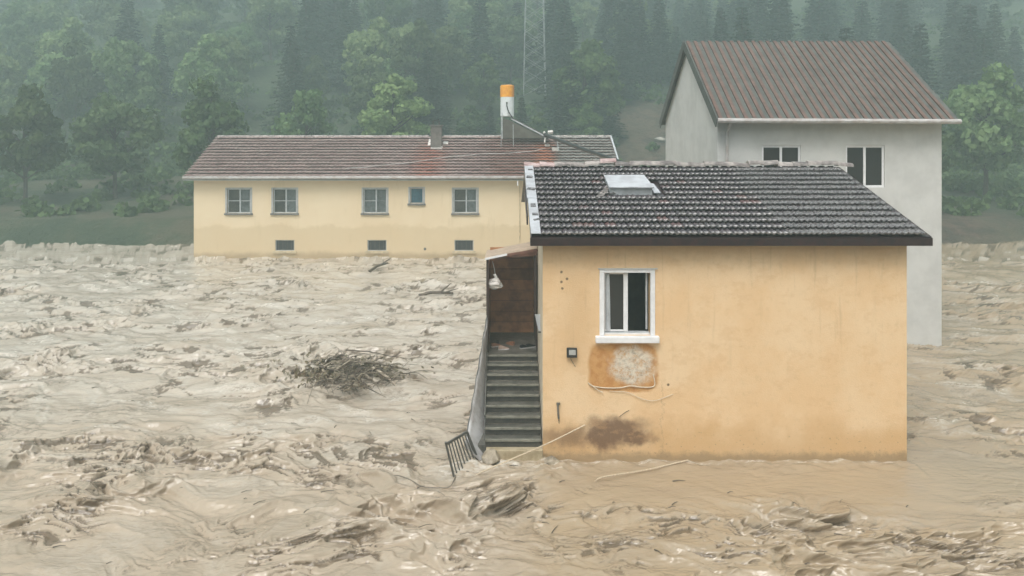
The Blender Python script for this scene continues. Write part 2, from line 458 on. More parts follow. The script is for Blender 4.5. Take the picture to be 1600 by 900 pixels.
class MB:
    """collects shapes in world coordinates; build() links them as one mesh object"""

    def __init__(s):
        s.v, s.f = [], []

    def add(s, vs, fs):
        k = len(s.v)
        s.v += [tuple(v) for v in vs]
        s.f += [tuple(i + k for i in f) for f in fs]
        return s

    def box(s, x0, x1, y0, y1, z0, z1):
        return s.add([(x0, y0, z0), (x1, y0, z0), (x1, y1, z0), (x0, y1, z0), (x0, y0, z1), (x1, y0, z1), (x1, y1, z1), (x0, y1, z1)],
                     [(0, 3, 2, 1), (4, 5, 6, 7), (0, 1, 5, 4), (1, 2, 6, 5), (2, 3, 7, 6), (3, 0, 4, 7)])

    def hexa(s, b, t_):
        """b, t_: four bottom and four top corners, counter-clockwise from above"""
        return s.add(list(b) + list(t_), [(0, 3, 2, 1), (4, 5, 6, 7), (0, 1, 5, 4), (1, 2, 6, 5), (2, 3, 7, 6), (3, 0, 4, 7)])

    def slab(s, quad, th):
        q = [Vector(a) for a in quad]
        n = (q[1] - q[0]).cross(q[3] - q[0]).normalized() * th
        return s.hexa([a - n for a in q], q)

    def beam(s, a, b, w, h=None):
        a, b = Vector(a), Vector(b)
        h = h or w
        d = (b - a).normalized()
        up = Vector((0, 0, 1)) if abs(d.z) < 0.95 else Vector((0, 1, 0))
        x = d.cross(up).normalized() * w / 2
        y = x.cross(d).normalized() * h / 2
        return s.add([a - x - y, a + x - y, a + x + y, a - x + y, b - x - y, b + x - y, b + x + y, b - x + y],
                     [(0, 1, 2, 3), (7, 6, 5, 4), (0, 4, 5, 1), (1, 5, 6, 2), (2, 6, 7, 3), (3, 7, 4, 0)])

    def tube(s, pts, r, n=8, r1=None):
        pts = [Vector(p) for p in pts]
        k = len(s.v)
        m = len(pts)
        for i, p in enumerate(pts):
            d = (pts[min(i + 1, m - 1)] - pts[max(i - 1, 0)]).normalized()
            up = Vector((0, 0, 1)) if abs(d.z) < 0.9 else Vector((0, 1, 0))
            x = d.cross(up).normalized()
            y = d.cross(x).normalized()
            rr = r if r1 is None else r + (r1 - r) * i / (m - 1)
            for j in range(n):
                a = 2 * math.pi * j / n
                s.v.append(tuple(p + (x * math.cos(a) + y * math.sin(a)) * rr))
        for i in range(m - 1):
            for j in range(n):
                a, b = k + i * n + j, k + i * n + (j + 1) % n
                s.f.append((a, b, b + n, a + n))
        s.f.append(tuple(k + j for j in reversed(range(n))))
        s.f.append(tuple(k + (m - 1) * n + j for j in range(n)))
        return s

    def lathe(s, c, prof, n=28):
        k = len(s.v)
        for (r, z) in prof:
            for j in range(n):
                a = 2 * math.pi * j / n
                s.v.append((c[0] + r * math.cos(a), c[1] + r * math.sin(a), c[2] + z))
        for i in range(len(prof) - 1):
            for j in range(n):
                a, b = k + i * n + j, k + i * n + (j + 1) % n
                s.f.append((a, b, b + n, a + n))
        s.f.append(tuple(k + (len(prof) - 1) * n + j for j in range(n)))
        s.f.append(tuple(k + j for j in reversed(range(n))))
        return s

    def build(s, name, mat, parent=None, smooth=False, bevel=0.0, **kw):
        off = wloc(parent) if parent is not None else Vector((0, 0, 0))
        me = bpy.data.meshes.new(name)
        me.from_pydata([(v[0] - off.x, v[1] - off.y, v[2] - off.z) for v in s.v], [], s.f)
        me.update()
        if smooth:
            me.shade_smooth()
        me.materials.append(mat)
        o = bpy.data.objects.new(name, me)
        put(o, parent, **kw)
        if bevel:
            b = o.modifiers.new('bevel', 'BEVEL')
            b.width = bevel
            b.segments = 2
            b.limit_method = 'ANGLE'
        return o


def box(name, mat, parent, x0, x1, y0, y1, z0, z1, bevel=0.0, **kw):
    return MB().box(x0, x1, y0, y1, z0, z1).build(name, mat, parent, bevel=bevel, **kw)


def curve_pts(pts, n=10, jitter=0.0):
    """smooth curve through points (Catmull-Rom)"""
    pts = [Vector(p) for p in pts]
    P_ = [pts[0] * 2 - pts[1]] + pts + [pts[-1] * 2 - pts[-2]]
    out = []
    for i in range(1, len(P_) - 2):
        for k in range(n):
            u = k / n
            a, b, c_, d = P_[i - 1:i + 3]
            q = 0.5 * ((2 * b) + (c_ - a) * u + (2 * a - 5 * b + 4 * c_ - d) * u * u + (3 * b - a - 3 * c_ + d) * u ** 3)
            out.append(q + Vector([random.uniform(-jitter, jitter) for _ in range(3)]))
    out.append(pts[-1])
    return out


def wall_front(mb, x0, x1, z0, z1, y, th, openings):
    """wall facing -Y with rectangular openings (xa, xb, za, zb), reveals included"""
    xs = sorted({x0, x1, *[o[0] for o in openings], *[o[1] for o in openings]})
    zs = sorted({z0, z1, *[o[2] for o in openings], *[o[3] for o in openings]})
    idx = {}

    def vid(x, z):
        if (x, z) not in idx:
            idx[(x, z)] = len(mb.v)
            mb.v.append((x, y, z))
        return idx[(x, z)]
    for i in range(len(xs) - 1):
        for j in range(len(zs) - 1):
            mx, mz = (xs[i] + xs[i + 1]) / 2, (zs[j] + zs[j + 1]) / 2
            if any(o[0] < mx < o[1] and o[2] < mz < o[3] for o in openings):
                continue
            mb.f.append((vid(xs[i], zs[j]), vid(xs[i + 1], zs[j]), vid(xs[i + 1], zs[j + 1]), vid(xs[i], zs[j + 1])))
    for (a, b, c_, d) in openings:
        mb.add([(a, y, c_), (b, y, c_), (b, y, d), (a, y, d), (a, y + th, c_), (b, y + th, c_), (b, y + th, d), (a, y + th, d)],
               [(1, 0, 4, 5), (2, 1, 5, 6), (3, 2, 6, 7), (0, 3, 7, 4)])
    return mb


# ------------------------------------------------------------------ noise for terrain and water
def vnoise(x, y, seed=0):
    xi, yi = np.floor(x).astype(np.int64), np.floor(y).astype(np.int64)
    xf, yf = x - xi, y - yi

    def h(a, b):
        n = (a * 374761393 + b * 668265263 + seed * 1442695041) & 0x7fffffff
        n = ((n ^ (n >> 13)) * 1274126177) & 0x7fffffff
        n = n ^ (n >> 16)
        ang = (n & 0xffff) / 65536.0 * 2 * np.pi
        return np.cos(ang), np.sin(ang)
    u, v = xf * xf * xf * (xf * (xf * 6 - 15) + 10), yf * yf * yf * (yf * (yf * 6 - 15) + 10)

    def g(a, b, dx, dy):
        cx, cy = h(a, b)
        return cx * dx + cy * dy
    a = g(xi, yi, xf, yf); b = g(xi + 1, yi, xf - 1, yf)
    c_ = g(xi, yi + 1, xf, yf - 1); d = g(xi + 1, yi + 1, xf - 1, yf - 1)
    return (a + (b - a) * u + (c_ - a) * v + (a - b - c_ + d) * u * v) * 1.45


def fbm(x, y, o=5, seed=0, gain=0.5):
    s, a = 0, 1
    for i in range(o):
        s = s + a * vnoise(x * 2 ** i, y * 2 ** i, seed + i)
        a *= gain
    return s


def sstep(x, a, b):
    u = np.clip((x - a) / (b - a), 0, 1)
    return u * u * (3 - 2 * u)


def grid_mesh(name, X, Y, Z, mat, attrs=None, smooth=True):
    r, c_ = X.shape
    co = np.stack([X, Y, Z], -1).reshape(-1, 3).astype(np.float32)
    i = np.arange(r * c_).reshape(r, c_)
    q = np.stack([i[:-1, :-1], i[:-1, 1:], i[1:, 1:], i[1:, :-1]], -1).reshape(-1, 4).astype(np.int32)
    me = bpy.data.meshes.new(name)
    me.vertices.add(len(co)); me.vertices.foreach_set('co', co.ravel())
    me.loops.add(q.size); me.loops.foreach_set('vertex_index', q.ravel())
    me.polygons.add(len(q))
    me.polygons.foreach_set('loop_start', np.arange(0, q.size, 4, dtype=np.int32))
    me.update(calc_edges=True)
    if smooth:
        me.shade_smooth()
    for k, v in (attrs or {}).items():
        at = me.attributes.new(k, 'FLOAT', 'POINT')
        at.data.foreach_set('value', v.ravel().astype(np.float32))
    me.materials.append(mat)
    return bpy.data.objects.new(name, me)


# ------------------------------------------------------------------ the setting: terrain
def ground_z(x, y):
    x, y = np.asarray(x, float), np.asarray(y, float)
    z = -2.0 + 3.2 * sstep(y, 43, 51) + 1.8 * sstep(y, 51, 76)
    z = z + np.maximum(0, y - 76) * 0.42 - np.maximum(0, y - 150) * 0.10
    z = z + np.maximum(0, -y - 25) * 0.55 + 3.0 * sstep(-y, 8, 25)  # unseen rise behind the camera, added to darken reflections
    n = fbm(x / 38.0, y / 38.0, 4, 11)
    z = z + n * (0.3 + 3.2 * sstep(y, 70, 110))
    return z


gx = np.linspace(-330, 330, 331)
gy = np.concatenate([np.linspace(-105, 40, 30), np.linspace(42, 270, 160)])
GX, GY = np.meshgrid(gx, gy)
put(grid_mesh('hillside', GX, GY, ground_z(GX, GY), M['hill']), None, kind='structure')

# ------------------------------------------------------------------ flood water
FY_ = 42.2
tt = np.linspace(-0.95, 0.95, 1040)
inv = np.concatenate([np.linspace(1 / 5.0, 1 / 11.2, 70, endpoint=False), np.linspace(1 / 11.2, 1 / 41.0, 430, endpoint=False),
                      np.linspace(1 / 41.0, 1 / 56.0, 12)])
yy = 1 / inv
WY = np.repeat(yy[:, None], len(tt), 1)
WX = WY * tt[None, :]
ang = R(-14)
# warped coordinates: current runs from far left to near right, streaks stay nearly level
wx1 = WX + 0.7 * fbm(WX / 3.1, WY / 3.1, 3, 71)
wy1 = WY + 0.7 * fbm(WX / 3.1 + 9, WY / 3.1 + 4, 3, 81)
ca, sa = math.cos(ang), math.sin(ang)
U = wx1 * ca + wy1 * sa
V = -wx1 * sa + wy1 * ca
rough = sstep(fbm(WX / 4.5, WY / 3.5, 3, 21), -0.35, 0.45)


def bump2(cx, cy, rx, ry, rot=0.0):
    dx, dy = WX - cx, WY - cy
    c0, s0 = math.cos(rot), math.sin(rot)
    a, b = dx * c0 + dy * s0, -dx * s0 + dy * c0
    return np.exp(-(a / rx) ** 2 - (b / ry) ** 2)


calm = sstep(WX, 0.6, 1.6) * sstep(WY, 13.9, 14.7) * (1 - sstep(WY, 16, 17))
calm2 = bump2(-2.6, 18.3, 1.7, 1.6)
act = 0.7 * bump2(2.1, 13.9, 1.2, 0.3) + bump2(-0.35, 14.2, 1.0, 0.75) + 0.8 * bump2(-1.9, 13.7, 1.3, 0.5) + 0.8 * bump2(1.2, 13.0, 0.9, 0.45) + 0.5 * bump2(0.3, 15.3, 0.8, 0.4)
rough = np.clip(rough * 0.8 + 0.2, 0, 1)
rough = rough * (1 - 0.80 * calm) * (1 - 0.6 * calm2) + 0.8 * act
Z = 0.11 * fbm(WX / 4.5, WY / 3.0, 2, 31) * (1 - 0.85 * calm)
hh = np.zeros_like(Z)
qx, qy = U + 0.14 * fbm(U / 0.6, V / 0.6, 3, 141), V + 0.14 * fbm(U / 0.6 + 5, V / 0.6, 3, 151)
for i, (wl_, am) in enumerate(((2.4, 0.16), (1.3, 0.15), (0.7, 0.125), (0.38, 0.082), (0.21, 0.042), (0.12, 0.015), (0.07, 0.004))):
    n = vnoise(qx / (wl_ * 2.5) + 7 * i, qy / wl_ + 3 * i, 41 + i)
    rd = np.clip(1 - np.abs(n) * 2.2, -0.3, 1)
    fade = np.clip(wl_ * F / WY / 9.0, 0, 1)     # no waves finer than the mesh can carry
    patchy = 0.35 + 0.9 * sstep(vnoise(WX / (wl_ * 5) + i, WY / (wl_ * 4), 171 + i), -0.3, 0.5)
    hh += am * patchy * (np.sign(rd) * np.abs(rd) ** 1.6 - 0.25) * fade
Z = Z + hh * rough
sw = vnoise(U / 3.4 + 2, V / 1.05 + 8, 501) + 0.6 * vnoise(U / 1.9, V / 0.6, 502)
Z += 0.10 * np.abs(sw) * (1 - 0.8 * calm)
Z += 0.20 * bump2(-0.45, 14.5, 0.7, 0.25, 0.35) * (0.6 + 0.8 * fbm(U / 0.5, V / 0.3, 3, 201)) - 0.16 * bump2(-0.05, 13.95, 0.5, 0.2, 0.35)
Z += 0.10 * bump2(-3.9, 20.6, 1.6, 0.5)
rc = np.clip(rough, 0, 1)
cl = sstep(fbm(WX / 2.3, WY / 1.7, 4, 99), -0.15, 0.45)


def qstep(n, a, b):
    """smooth step between two quantiles of a field"""
    lo, hi = np.quantile(n[::4, ::4], (a, b))
    return sstep(n, lo, hi)


cl = 0.15 + 0.85 * cl
s1 = qstep(fbm(qx / 1.7, qy / 0.55, 5, 61, 0.62), 0.80, 1.0) * cl * .8
s2 = qstep(fbm(qx / 0.75, qy / 0.20, 4, 65, 0.6), 0.72, 0.90) * cl
s3 = qstep(fbm(qx / 0.32, qy / 0.10, 3, 67, 0.6), 0.78, 0.90) * cl * np.clip(24 / WY - .6, 0, 1)
s4 = qstep(fbm(WX / 1.1 + 3, WY / 0.75, 5, 267, 0.65), 0.78, 0.90) * (WY > 16)
silt_shade = np.clip(np.maximum(np.maximum(s1, s2), np.maximum(s3, s4)) * np.clip(rc * 1.8 + .1, 0, 1), 0, 1)
silt_shade = np.clip(silt_shade + 0.9 * bump2(-0.15, 14.0, 0.5, 0.22, 0.35) * qstep(fbm(qx / 0.3, qy / 0.12, 3, 77), .3, .8), 0, 1)
silt_shade = np.clip(silt_shade + 0.7 * sstep(0.04 - (hh * rc), 0.0, 0.09) * qstep(fbm(qx / 0.9, qy / 0.4, 3, 277), .55, .9) * rc, 0, 1)  # wave troughs darkened: their shade painted in along with the mud
pile = bump2(-3.7, 21.2, 1.6, 0.75)
silt_shade = np.clip(silt_shade + 0.9 * (bump2(2.1, 13.95, 1.0, 0.16, 0.1) + bump2(1.2, 14.6, 0.8, 0.12, 0.35) + bump2(1.3, 12.6, 0.9, 0.3, 0.2)) * qstep(fbm(qx / 0.35, qy / 0.12, 4, 517), .45, .75), 0, 1)
silt_shade = np.clip(silt_shade + pile * qstep(fbm(WX / 0.5, WY / 0.35, 4, 507), .3, .7), 0, 1)
Z += 0.16 * pile * (0.4 + fbm(WX / 0.6, WY / 0.5, 4, 511))
Z -= 0.05 * silt_shade
corner = bump2(-0.3, 15.75, 0.6, 0.22) + bump2(1.0, 15.75, 0.45, 0.2) + 0.6 * bump2(-0.9, 15.5, 0.4, 0.4)
Z += 0.10 * corner * (0.3 + fbm(WX / 0.3, WY / 0.22, 4, 521))
foam = 0.45 * sstep(fbm(qx / 2.2, qy / 0.9, 5, 91, 0.6), -0.1, 0.8) * (1 - 0.9 * calm) * (1 - silt_shade) * (0.4 + 0.6 * sstep(WY, 13, 19))
edgefoam = (np.exp(-((WY - 15.93) / 0.10) ** 2) * (WX > .75) * (WX < 8.7) * .45 + corner) * qstep(fbm(WX / 0.35, WY / 0.12, 4, 531), .35, .8)
foam = np.clip(foam + edgefoam + 0.8 * np.exp(-((WY - 42.0) / 0.35) ** 2) * qstep(fbm(WX / 0.8, WY / 0.5, 4, 541), .4, .8), 0, 1)
# the water leans its crests a little downstream
lean = (Z + 0.1 * hh) * np.clip(rough, 0, 1)
WXd = WX + 0.75 * lean
WYd = WY - 0.9 * lean
wallfix = np.exp(-((WY - 16) / 0.5) ** 2) * (WX > .7) * (WX < 8.7)
WXd = WX + (WXd - WX) * (1 - wallfix)
WYd = WY + (WYd - WY) * (1 - wallfix)
Z += wallfix * (0.03 + 0.05 * fbm(WX / 0.5, WY / 0.4, 4, 401))
farfix = np.exp(-((WY - FY_) / 0.8) ** 2)
Z += farfix * 0.12 * fbm(WX / 1.2, WY / 0.8, 4, 411)
Z -= Z[(WY > 15.5) & (WY < 16.2) & (WX > 1) & (WX < 3.5)].mean()
put(grid_mesh('flood_water', WXd, WYd, Z, M['water'], {'foam': foam, 'silt_shade': silt_shade}), None, kind='structure')
m = MB().add([(-330, -100, -0.55), (330, -100, -0.55), (330, 60, -0.55), (-330, 60, -0.55)], [(0, 1, 2, 3)])
m.build('flood_water_beyond', M['water'], None, kind='structure')


def water_z(x, y):
    r_ = int(np.argmin(np.abs(yy - y)))
    c_ = int(np.argmin(np.abs(tt - x / yy[r_])))
    return float(Z[r_, c_])


# ------------------------------------------------------------------ near house
NW = 16.0                # front wall distance
XL, XR = 0.82, 8.6
house = thing('peach_house', 'peach house in front with dark wavy tiled roof and one white window above the flood', 'house', (XL, NW, 0))
EY, EZ, RY, RZ = 15.68, 4.83, 20.0, 6.10
pitch = math.atan2(RZ - EZ, RY - EY)
BY = 24.3


def roofp(x, s, h=0.0):
    """point on the near front slope, s metres up from the eave, h above the deck"""
    return Vector((x, EY + s * math.cos(pitch) - h * math.sin(pitch), EZ + s * math.sin(pitch) + h * math.cos(pitch)))


wx0, wx1_, wz0, wz1 = (944 - CX) / F * NW, (1016 - CX) / F * NW, H - (524 - CY) / F * NW, H - (426 - CY) / F * NW
mb = MB()
wall_front(mb, XL, XR, -1.5, EZ - 0.10, NW, 0.22, [(wx0, wx1_, wz0, wz1)])
mb.build('front_wall', M['peach'], house)
mb = MB()
mb.add([(XR, NW, -1.5), (XR, BY - .3, -1.5), (XR, BY - .3, EZ - .1), (XR, RY, RZ - .12), (XR, NW, EZ - .1)], [(0, 1, 2, 3, 4)])
mb.add([(XR, BY - .3, -1.5), (XL, BY - .3, -1.5), (XL, BY - .3, EZ - .1), (XR, BY - .3, EZ - .1)], [(0, 1, 2, 3)])
mb.build('rear_wall', M['peach'], house)
mb = MB().add([(XL, BY - .3, -1.5), (XL, NW, -1.5), (XL, NW, EZ - .1), (XL, RY, RZ - .12), (XL, BY - .3, EZ - .1)], [(0, 1, 2, 3, 4)])
mb.build('side_wall', M['paleplaster'], house, label='pale plastered side wall next to the stairs')
# room behind the window
mb = MB()
a, b, c0, d0, y0, y1 = 1.2, 4.6, 1.9, 4.5, NW + .23, NW + 3.2
mb.add([(a, y0, c0), (b, y0, c0), (b, y1, c0), (a, y1, c0), (a, y0, d0), (b, y0, d0), (b, y1, d0), (a, y1, d0)],
       [(0, 1, 2, 3), (7, 6, 5, 4), (1, 5, 6, 2), (2, 6, 7, 3), (3, 7, 4, 0)])
mb.build('room', M['room'], house)
# window
fw = 0.10
mb = MB()
yF = NW - 0.025
mb.box(wx0 - fw, wx0, yF, NW + 0.05, wz0, wz1)
mb.box(wx1_, wx1_ + fw, yF, NW + 0.05, wz0, wz1)
mb.box(wx0 - fw, wx1_ + fw, yF, NW + 0.05, wz1, wz1 + 0.075)
win = mb.build('window', M['white'], house, bevel=0.008, label='white sliding window with the right half open')
box('window_hood', M['sash'], win, wx0 - fw - .03, wx1_ + fw + .05, NW - 0.05, NW + 0.02, wz1 + 0.078, wz1 + 0.095)
box('sill', M['white'], win, (930 - CX) / F * NW, (1029 - CX) / F * NW, NW - 0.12, NW + 0.1, wz0 - 0.14, wz0 - 0.003, bevel=0.015)
mb = MB()
xm = (978 - CX) / F * NW
ys = NW + 0.085
mb.box(wx0 + .002, wx0 + .045, ys, ys + .04, wz0 + .06, wz1 - .002)
mb.box(xm - .04, xm + .055, ys - .01, ys + .04, wz0 + .06, wz1 - .002)
mb.box(wx0 + .045, xm - .04, ys, ys + .04, wz1 - .05, wz1 - .002)
mb.box(wx0 + .045, xm - .04, ys, ys + .04, wz0 + .06, wz0 + .10)
mb.build('sash', M['white'], win, bevel=0.006)
box('track', M['sash'], win, wx0 + .002, wx1_ - .002, NW + .06, NW + .2, wz0, wz0 + .05, bevel=0.004)
box('track_edge', M['white'], win, wx0 + .002, wx1_ - .002, NW + .045, NW + .06, wz0, wz0 + .035)
box('pane', M['glass'], win, wx0 + .045, xm - .04, ys + .015, ys + .021, wz0 + .1, wz1 - .05)
mb = MB()
mb.box(wx1_ - .075, wx1_ - .04, NW + .12, NW + .15, wz0 + .1, wz1 - .02)
mb.build('stowed_sash', M['sash'], win)
# curtain gathered at the left of the window, in folds
mb = MB()
k0 = len(mb.v)
nn = 14
for i in range(nn + 1):
    u = i / nn
    for zf, spread in ((1, 1.0), (0.5, 0.8), (0, 0.75)):
        mb.v.append((wx0 + .05 + 0.17 * u * (1.35 - .35 * zf * spread), ys - .02 + .014 * math.sin(u * 19), wz0 + .07 + (wz1 - wz0 - .09) * zf))
for i in range(nn):
    for j in range(2):
        a = k0 + i * 3 + j
        mb.f.append((a + 1, a, a + 3, a + 4))
mb.f = []
for i in range(6):
    a = k0 + i * 3
    for j in range(2):
        mb.f.append((a + j + 1, a + j, a + 3 + j, a + 4 + j))
mb.build('curtain', M['sash'], win, smooth=True)

# roof deck, fascia, soffit
mb = MB()
RXL, RXR = 0.55, 8.95
mb.slab([roofp(RXL, 0), roofp(RXR, 0), Vector((RXR, RY, RZ)), Vector((RXL, RY, RZ))], 0.06)
mb.slab([Vector((RXL, RY, RZ)), Vector((RXR, RY, RZ)), Vector((RXR, BY, EZ)), Vector((RXL, BY, EZ))], 0.06)
mb.build('roof_deck', M['fascia'], house)
box('fascia', M['fascia'], house, RXL - .01, RXR, EY - 0.045, EY - 0.005, EZ - 0.19, EZ - 0.02, bevel=0.006)
box('soffit', M['fascia'], house, RXL, RXR, EY, NW - .005, EZ - 0.17, EZ - 0.14)
mb = MB()
mb.beam(roofp(RXL - .03, 1.2, -.14), roofp(RXL - .03, 2.9, -.14), 0.035, 0.22)
mb.build('bargeboard', M['fascia'], house)

# tiles
TW, TC, TLEN = 0.238, 0.336, 0.375


def tile_mesh():
    n = 8
    vs, fs = [], []

    def prof(u):
        return 0.034 * (0.5 - 0.5 * math.cos(u * 4 * math.pi)) ** 1.2
    for j, (y, lift) in enumerate(((0.0, 0.074), (TLEN, 0.006))):
        for i in range(n + 1):
            u = i / n
            vs.append((u * TW - TW / 2, y, prof(u) + lift))
    for i in range(n + 1):
        u = i / n
        vs.append((u * TW - TW / 2, 0.004, prof(u) + 0.074 - 0.030))
    for i in range(n):
        fs.append((i, i + 1, n + 2 + i, n + 1 + i))
        a = 2 * (n + 1)
        fs.append((a + i, a + i + 1, i + 1, i))
    fs.append((0, n + 1, 2 * (n + 1)))
    fs.append((n, 3 * n + 2, 2 * n + 1))
    me = bpy.data.meshes.new('roof_tile')
    me.from_pydata(vs, [], fs)
    me.update()
    for p_ in me.polygons:
        p_.use_smooth = len(p_.vertices) == 4 and abs(p_.normal.z) > 0.4
    me.materials.append(M['tile'])
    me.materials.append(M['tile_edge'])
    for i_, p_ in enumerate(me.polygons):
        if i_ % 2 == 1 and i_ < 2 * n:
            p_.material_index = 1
    return me


tm = tile_mesh()
S_LEN = (RY - EY) / math.cos(pitch)
TX0 = 0.76
n_cols = int((RXR - TX0) / TW)
lit_x0, lit_x1 = (952 - CX) / F * 18.4, (1026 - CX) / F * 18.4
vent_s0, vent_s1 = 2.28, 3.40
tv, tf = [], []
tile_v = [v.co.copy() for v in tm.vertices]
tile_f = [tuple(p_.vertices) for p_ in tm.polygons]
for r_ in range(13):
    for q in range(n_cols):
        x = TX0 + TW * (q + 0.5)
        s_ = r_ * TC - 0.02
        if lit_x0 < x < lit_x1 and vent_s0 < s_ + .15 < vent_s1:
            continue
        rz = random.uniform(-1, 1) * R(1.1)
        rx = pitch + random.uniform(-1, 1) * R(0.6)
        loc = roofp(x + random.uniform(-.003, .003), s_ + random.uniform(-.006, .006), random.uniform(0, .006))
        if q < 22:
            o = bpy.data.objects.new('roof_tile', tm)
            o.location = loc - house.location
            o.rotation_euler = (rx, random.uniform(-1, 1) * R(.8), rz)
            put(o, house)
        else:
            mt = Matrix.Translation(loc) @ Euler((rx, 0, rz)).to_matrix().to_4x4()
            k = len(tv)
            tv += [tuple(mt @ v) for v in tile_v]
            tf += [tuple(i + k for i in f) for f in tile_f]
mb = MB(); mb.v, mb.f = tv, tf
mb.build('roof_tiles_beyond', M['tile'], house, kind='stuff')
# back slope, seen only from elsewhere: long ribbed sheets of the same clay
mb = MB()
for q in range(int((RXR - RXL) / TW)):
    x = RXL + TW * (q + .5)
    mb.slab([Vector((x - .07, RY + .1, RZ + .03)), Vector((x + .07, RY + .1, RZ + .03)), Vector((x + .07, BY, EZ + .05)), Vector((x - .07, BY, EZ + .05))], 0.04)
mb.build('rear_roof_tiles', M['tile'], house, kind='stuff')

# ridge tiles: half round, overlapping, unevenly lifted
x = RXL - 0.02
i = 0
while x < RXR:
    L = 0.43 + random.uniform(-.02, .03)
    pink = i in (0, 1, 5)
    lift = (0.09 if i == 5 else 0.02) + random.uniform(-.012, .02)
    tilt = random.uniform(-.04, .045)
    mb = MB()
    vs, fs = [], []
    n = 8
    for j, u in enumerate((0, .12, 1.0)):
        rr = 0.115 if j == 2 else 0.138
        for k in range(n + 1):
            a = math.pi * (0.0 + k / n)
            vs.append((x + L * u, RY - rr * math.cos(a), RZ + 0.015 + lift + tilt * u + rr * math.sin(a) * 0.85))
    for j in range(2):
        for k in range(n):
            a = j * (n + 1) + k
            fs.append((a, a + 1, a + n + 2, a + n + 1))
    fs.append(tuple(range(n, -1, -1)))
    fs.append(tuple(range(2 * (n + 1), 3 * (n + 1))))
    mb.add(vs, fs)
    mb.build('ridge_tile', M['ridge_pink'] if pink else M['ridge'], house, smooth=False,
             label='pinkish ridge tile' if pink else None)
    x += L * 0.93
    i += 1
# verge flashing in two white sheets, with added dark plates standing in for its gaps
for (s0, s1, xa, xb) in ((0.0, 2.02, .555, .765), (2.045, 4.42, .535, .765)):
    MB().slab([roofp(xa, s0, .075), roofp(xb, s0, .075), roofp(xb, s1, .075), roofp(xa, s1, .075)], 0.012).build('verge_flashing', M['flash'], house, label='white metal verge flashing')
    MB().slab([roofp(xa, s0, -.12), roofp(xa, s0, .08), roofp(xa, s1, .08), roofp(xa, s1, -.12)], 0.008).build('verge_return', M['flash'], house)
gap_plates = [(.70, .72, .13, .05, .5), (.685, 1.02, .13, .09, 0), (.66, 1.55, .12, .16, .02), (.655, 2.62, .19, .12, -.35), (.64, 3.48, .15, .13, -.1), (.68, 4.05, .12, .05, 0)]
for (x, s_, w_, h_, rot) in gap_plates:
    q = []
    for (u, v) in ((-.5, -.5), (.5, -.5), (.5, .5), (-.5, .5)):
        a, b = u * w_, v * h_
        q.append(roofp(x + a * math.cos(rot) - b * math.sin(rot), s_ + a * math.sin(rot) + b * math.cos(rot), .10))
    MB().slab(q, 0.022).build('gap_plate', M['tile'], house, label='dark plate standing in for a gap in the white verge')
# low roof hatch with white lid
bx = thing('roof_hatch', 'low box hatch with white metal lid set in the dark tiled roof', 'hatch', roofp(2.9, 2.6, .05))
hx0, hx1 = (953 - CX) / F * 17.95, (1019 - CX) / F * 17.95
mb = MB()
q = [roofp(hx0, 2.36, .02), roofp(hx1, 2.36, .02), roofp(hx1 - .04, 3.3, .02), roofp(hx0, 3.3, .02)]
tq = [roofp(hx0, 2.38, .20), roofp(hx1, 2.38, .20), roofp(hx1 - .05, 3.3, .16), roofp(hx0, 3.3, .16)]
mb.hexa(q, tq)
mb.build('curb', M['sash'], bx)
mb = MB()
mb.slab([roofp(hx0 - .03, 2.33, .235), roofp(hx1 + .03, 2.33, .235), roofp(hx1 - .03, 3.34, .192), roofp(hx0 - .03, 3.34, .192)], 0.03)
mb.build('lid', M['flash'], bx, bevel=.005)
MB().slab([roofp(hx1 + .035, 2.33, .09), roofp(hx1 + .20, 2.36, .085), roofp(hx1 + .15, 3.0, .085), roofp(hx1 + .035, 3.0, .09)], 0.01).build('side_flashing', M['flash'], bx)
mb = MB()
for k in range(7):
    s_ = 2.1 + .11 * k
    x = hx0 - .36 + .05 * k
    mb.slab([roofp(x, s_, .085 + .01 * (k % 2)), roofp(x + .17, s_ + .03, .09), roofp(x + .19, s_ + .13, .085), roofp(x + .03, s_ + .1, .08)], .015)
mb.build('mortar_flashing', M['ridge'], bx)

# floodlight, pipe hook, cords on the wall
fl = thing('floodlight', 'small black square floodlight fixed to the peach wall', 'lamp', P(893, 549, NW))
a, b = P(885, 557, NW), P(901, 542, NW)
mb = MB().box(a.x, b.x, NW - .10, NW - .04, a.z, b.z)
mb.build('housing', M['black'], fl, bevel=.008)
box('lens', M['lens'], fl, a.x + .045, b.x - .03, NW - .108, NW - .1, a.z + .06, b.z - .035, bevel=.003)
MB().box(a.x + .06, b.x - .06, NW - .04, NW, a.z + .05, a.z + .13).build('bracket', M['black'], fl)
MB().tube(curve_pts([P(891, 557, NW - .03), P(893, 563, NW - .015), P(899, 573, NW - .012)]), .006, 6).build('cable', M['greycable'], fl)
hk = thing('pipe_hook', 'short rusty iron stub hanging low on the peach wall corner', 'hook', P(872, 645, NW))
MB().beam(P(869.5, 631, NW - .02), P(875, 631, NW - .02), .03, .05).build('plate', M['rustiron'], hk)
MB().tube([P(871.5, 630, NW - .03), P(872, 645, NW - .04), P(873, 654, NW - .04)], .021, 8).build('stub', M['rustiron'], hk)
MB().tube([P(873, 653, NW - .04), P(873.6, 662, NW - .04)], .012, 6, .004).build('tip', M['black'], hk)

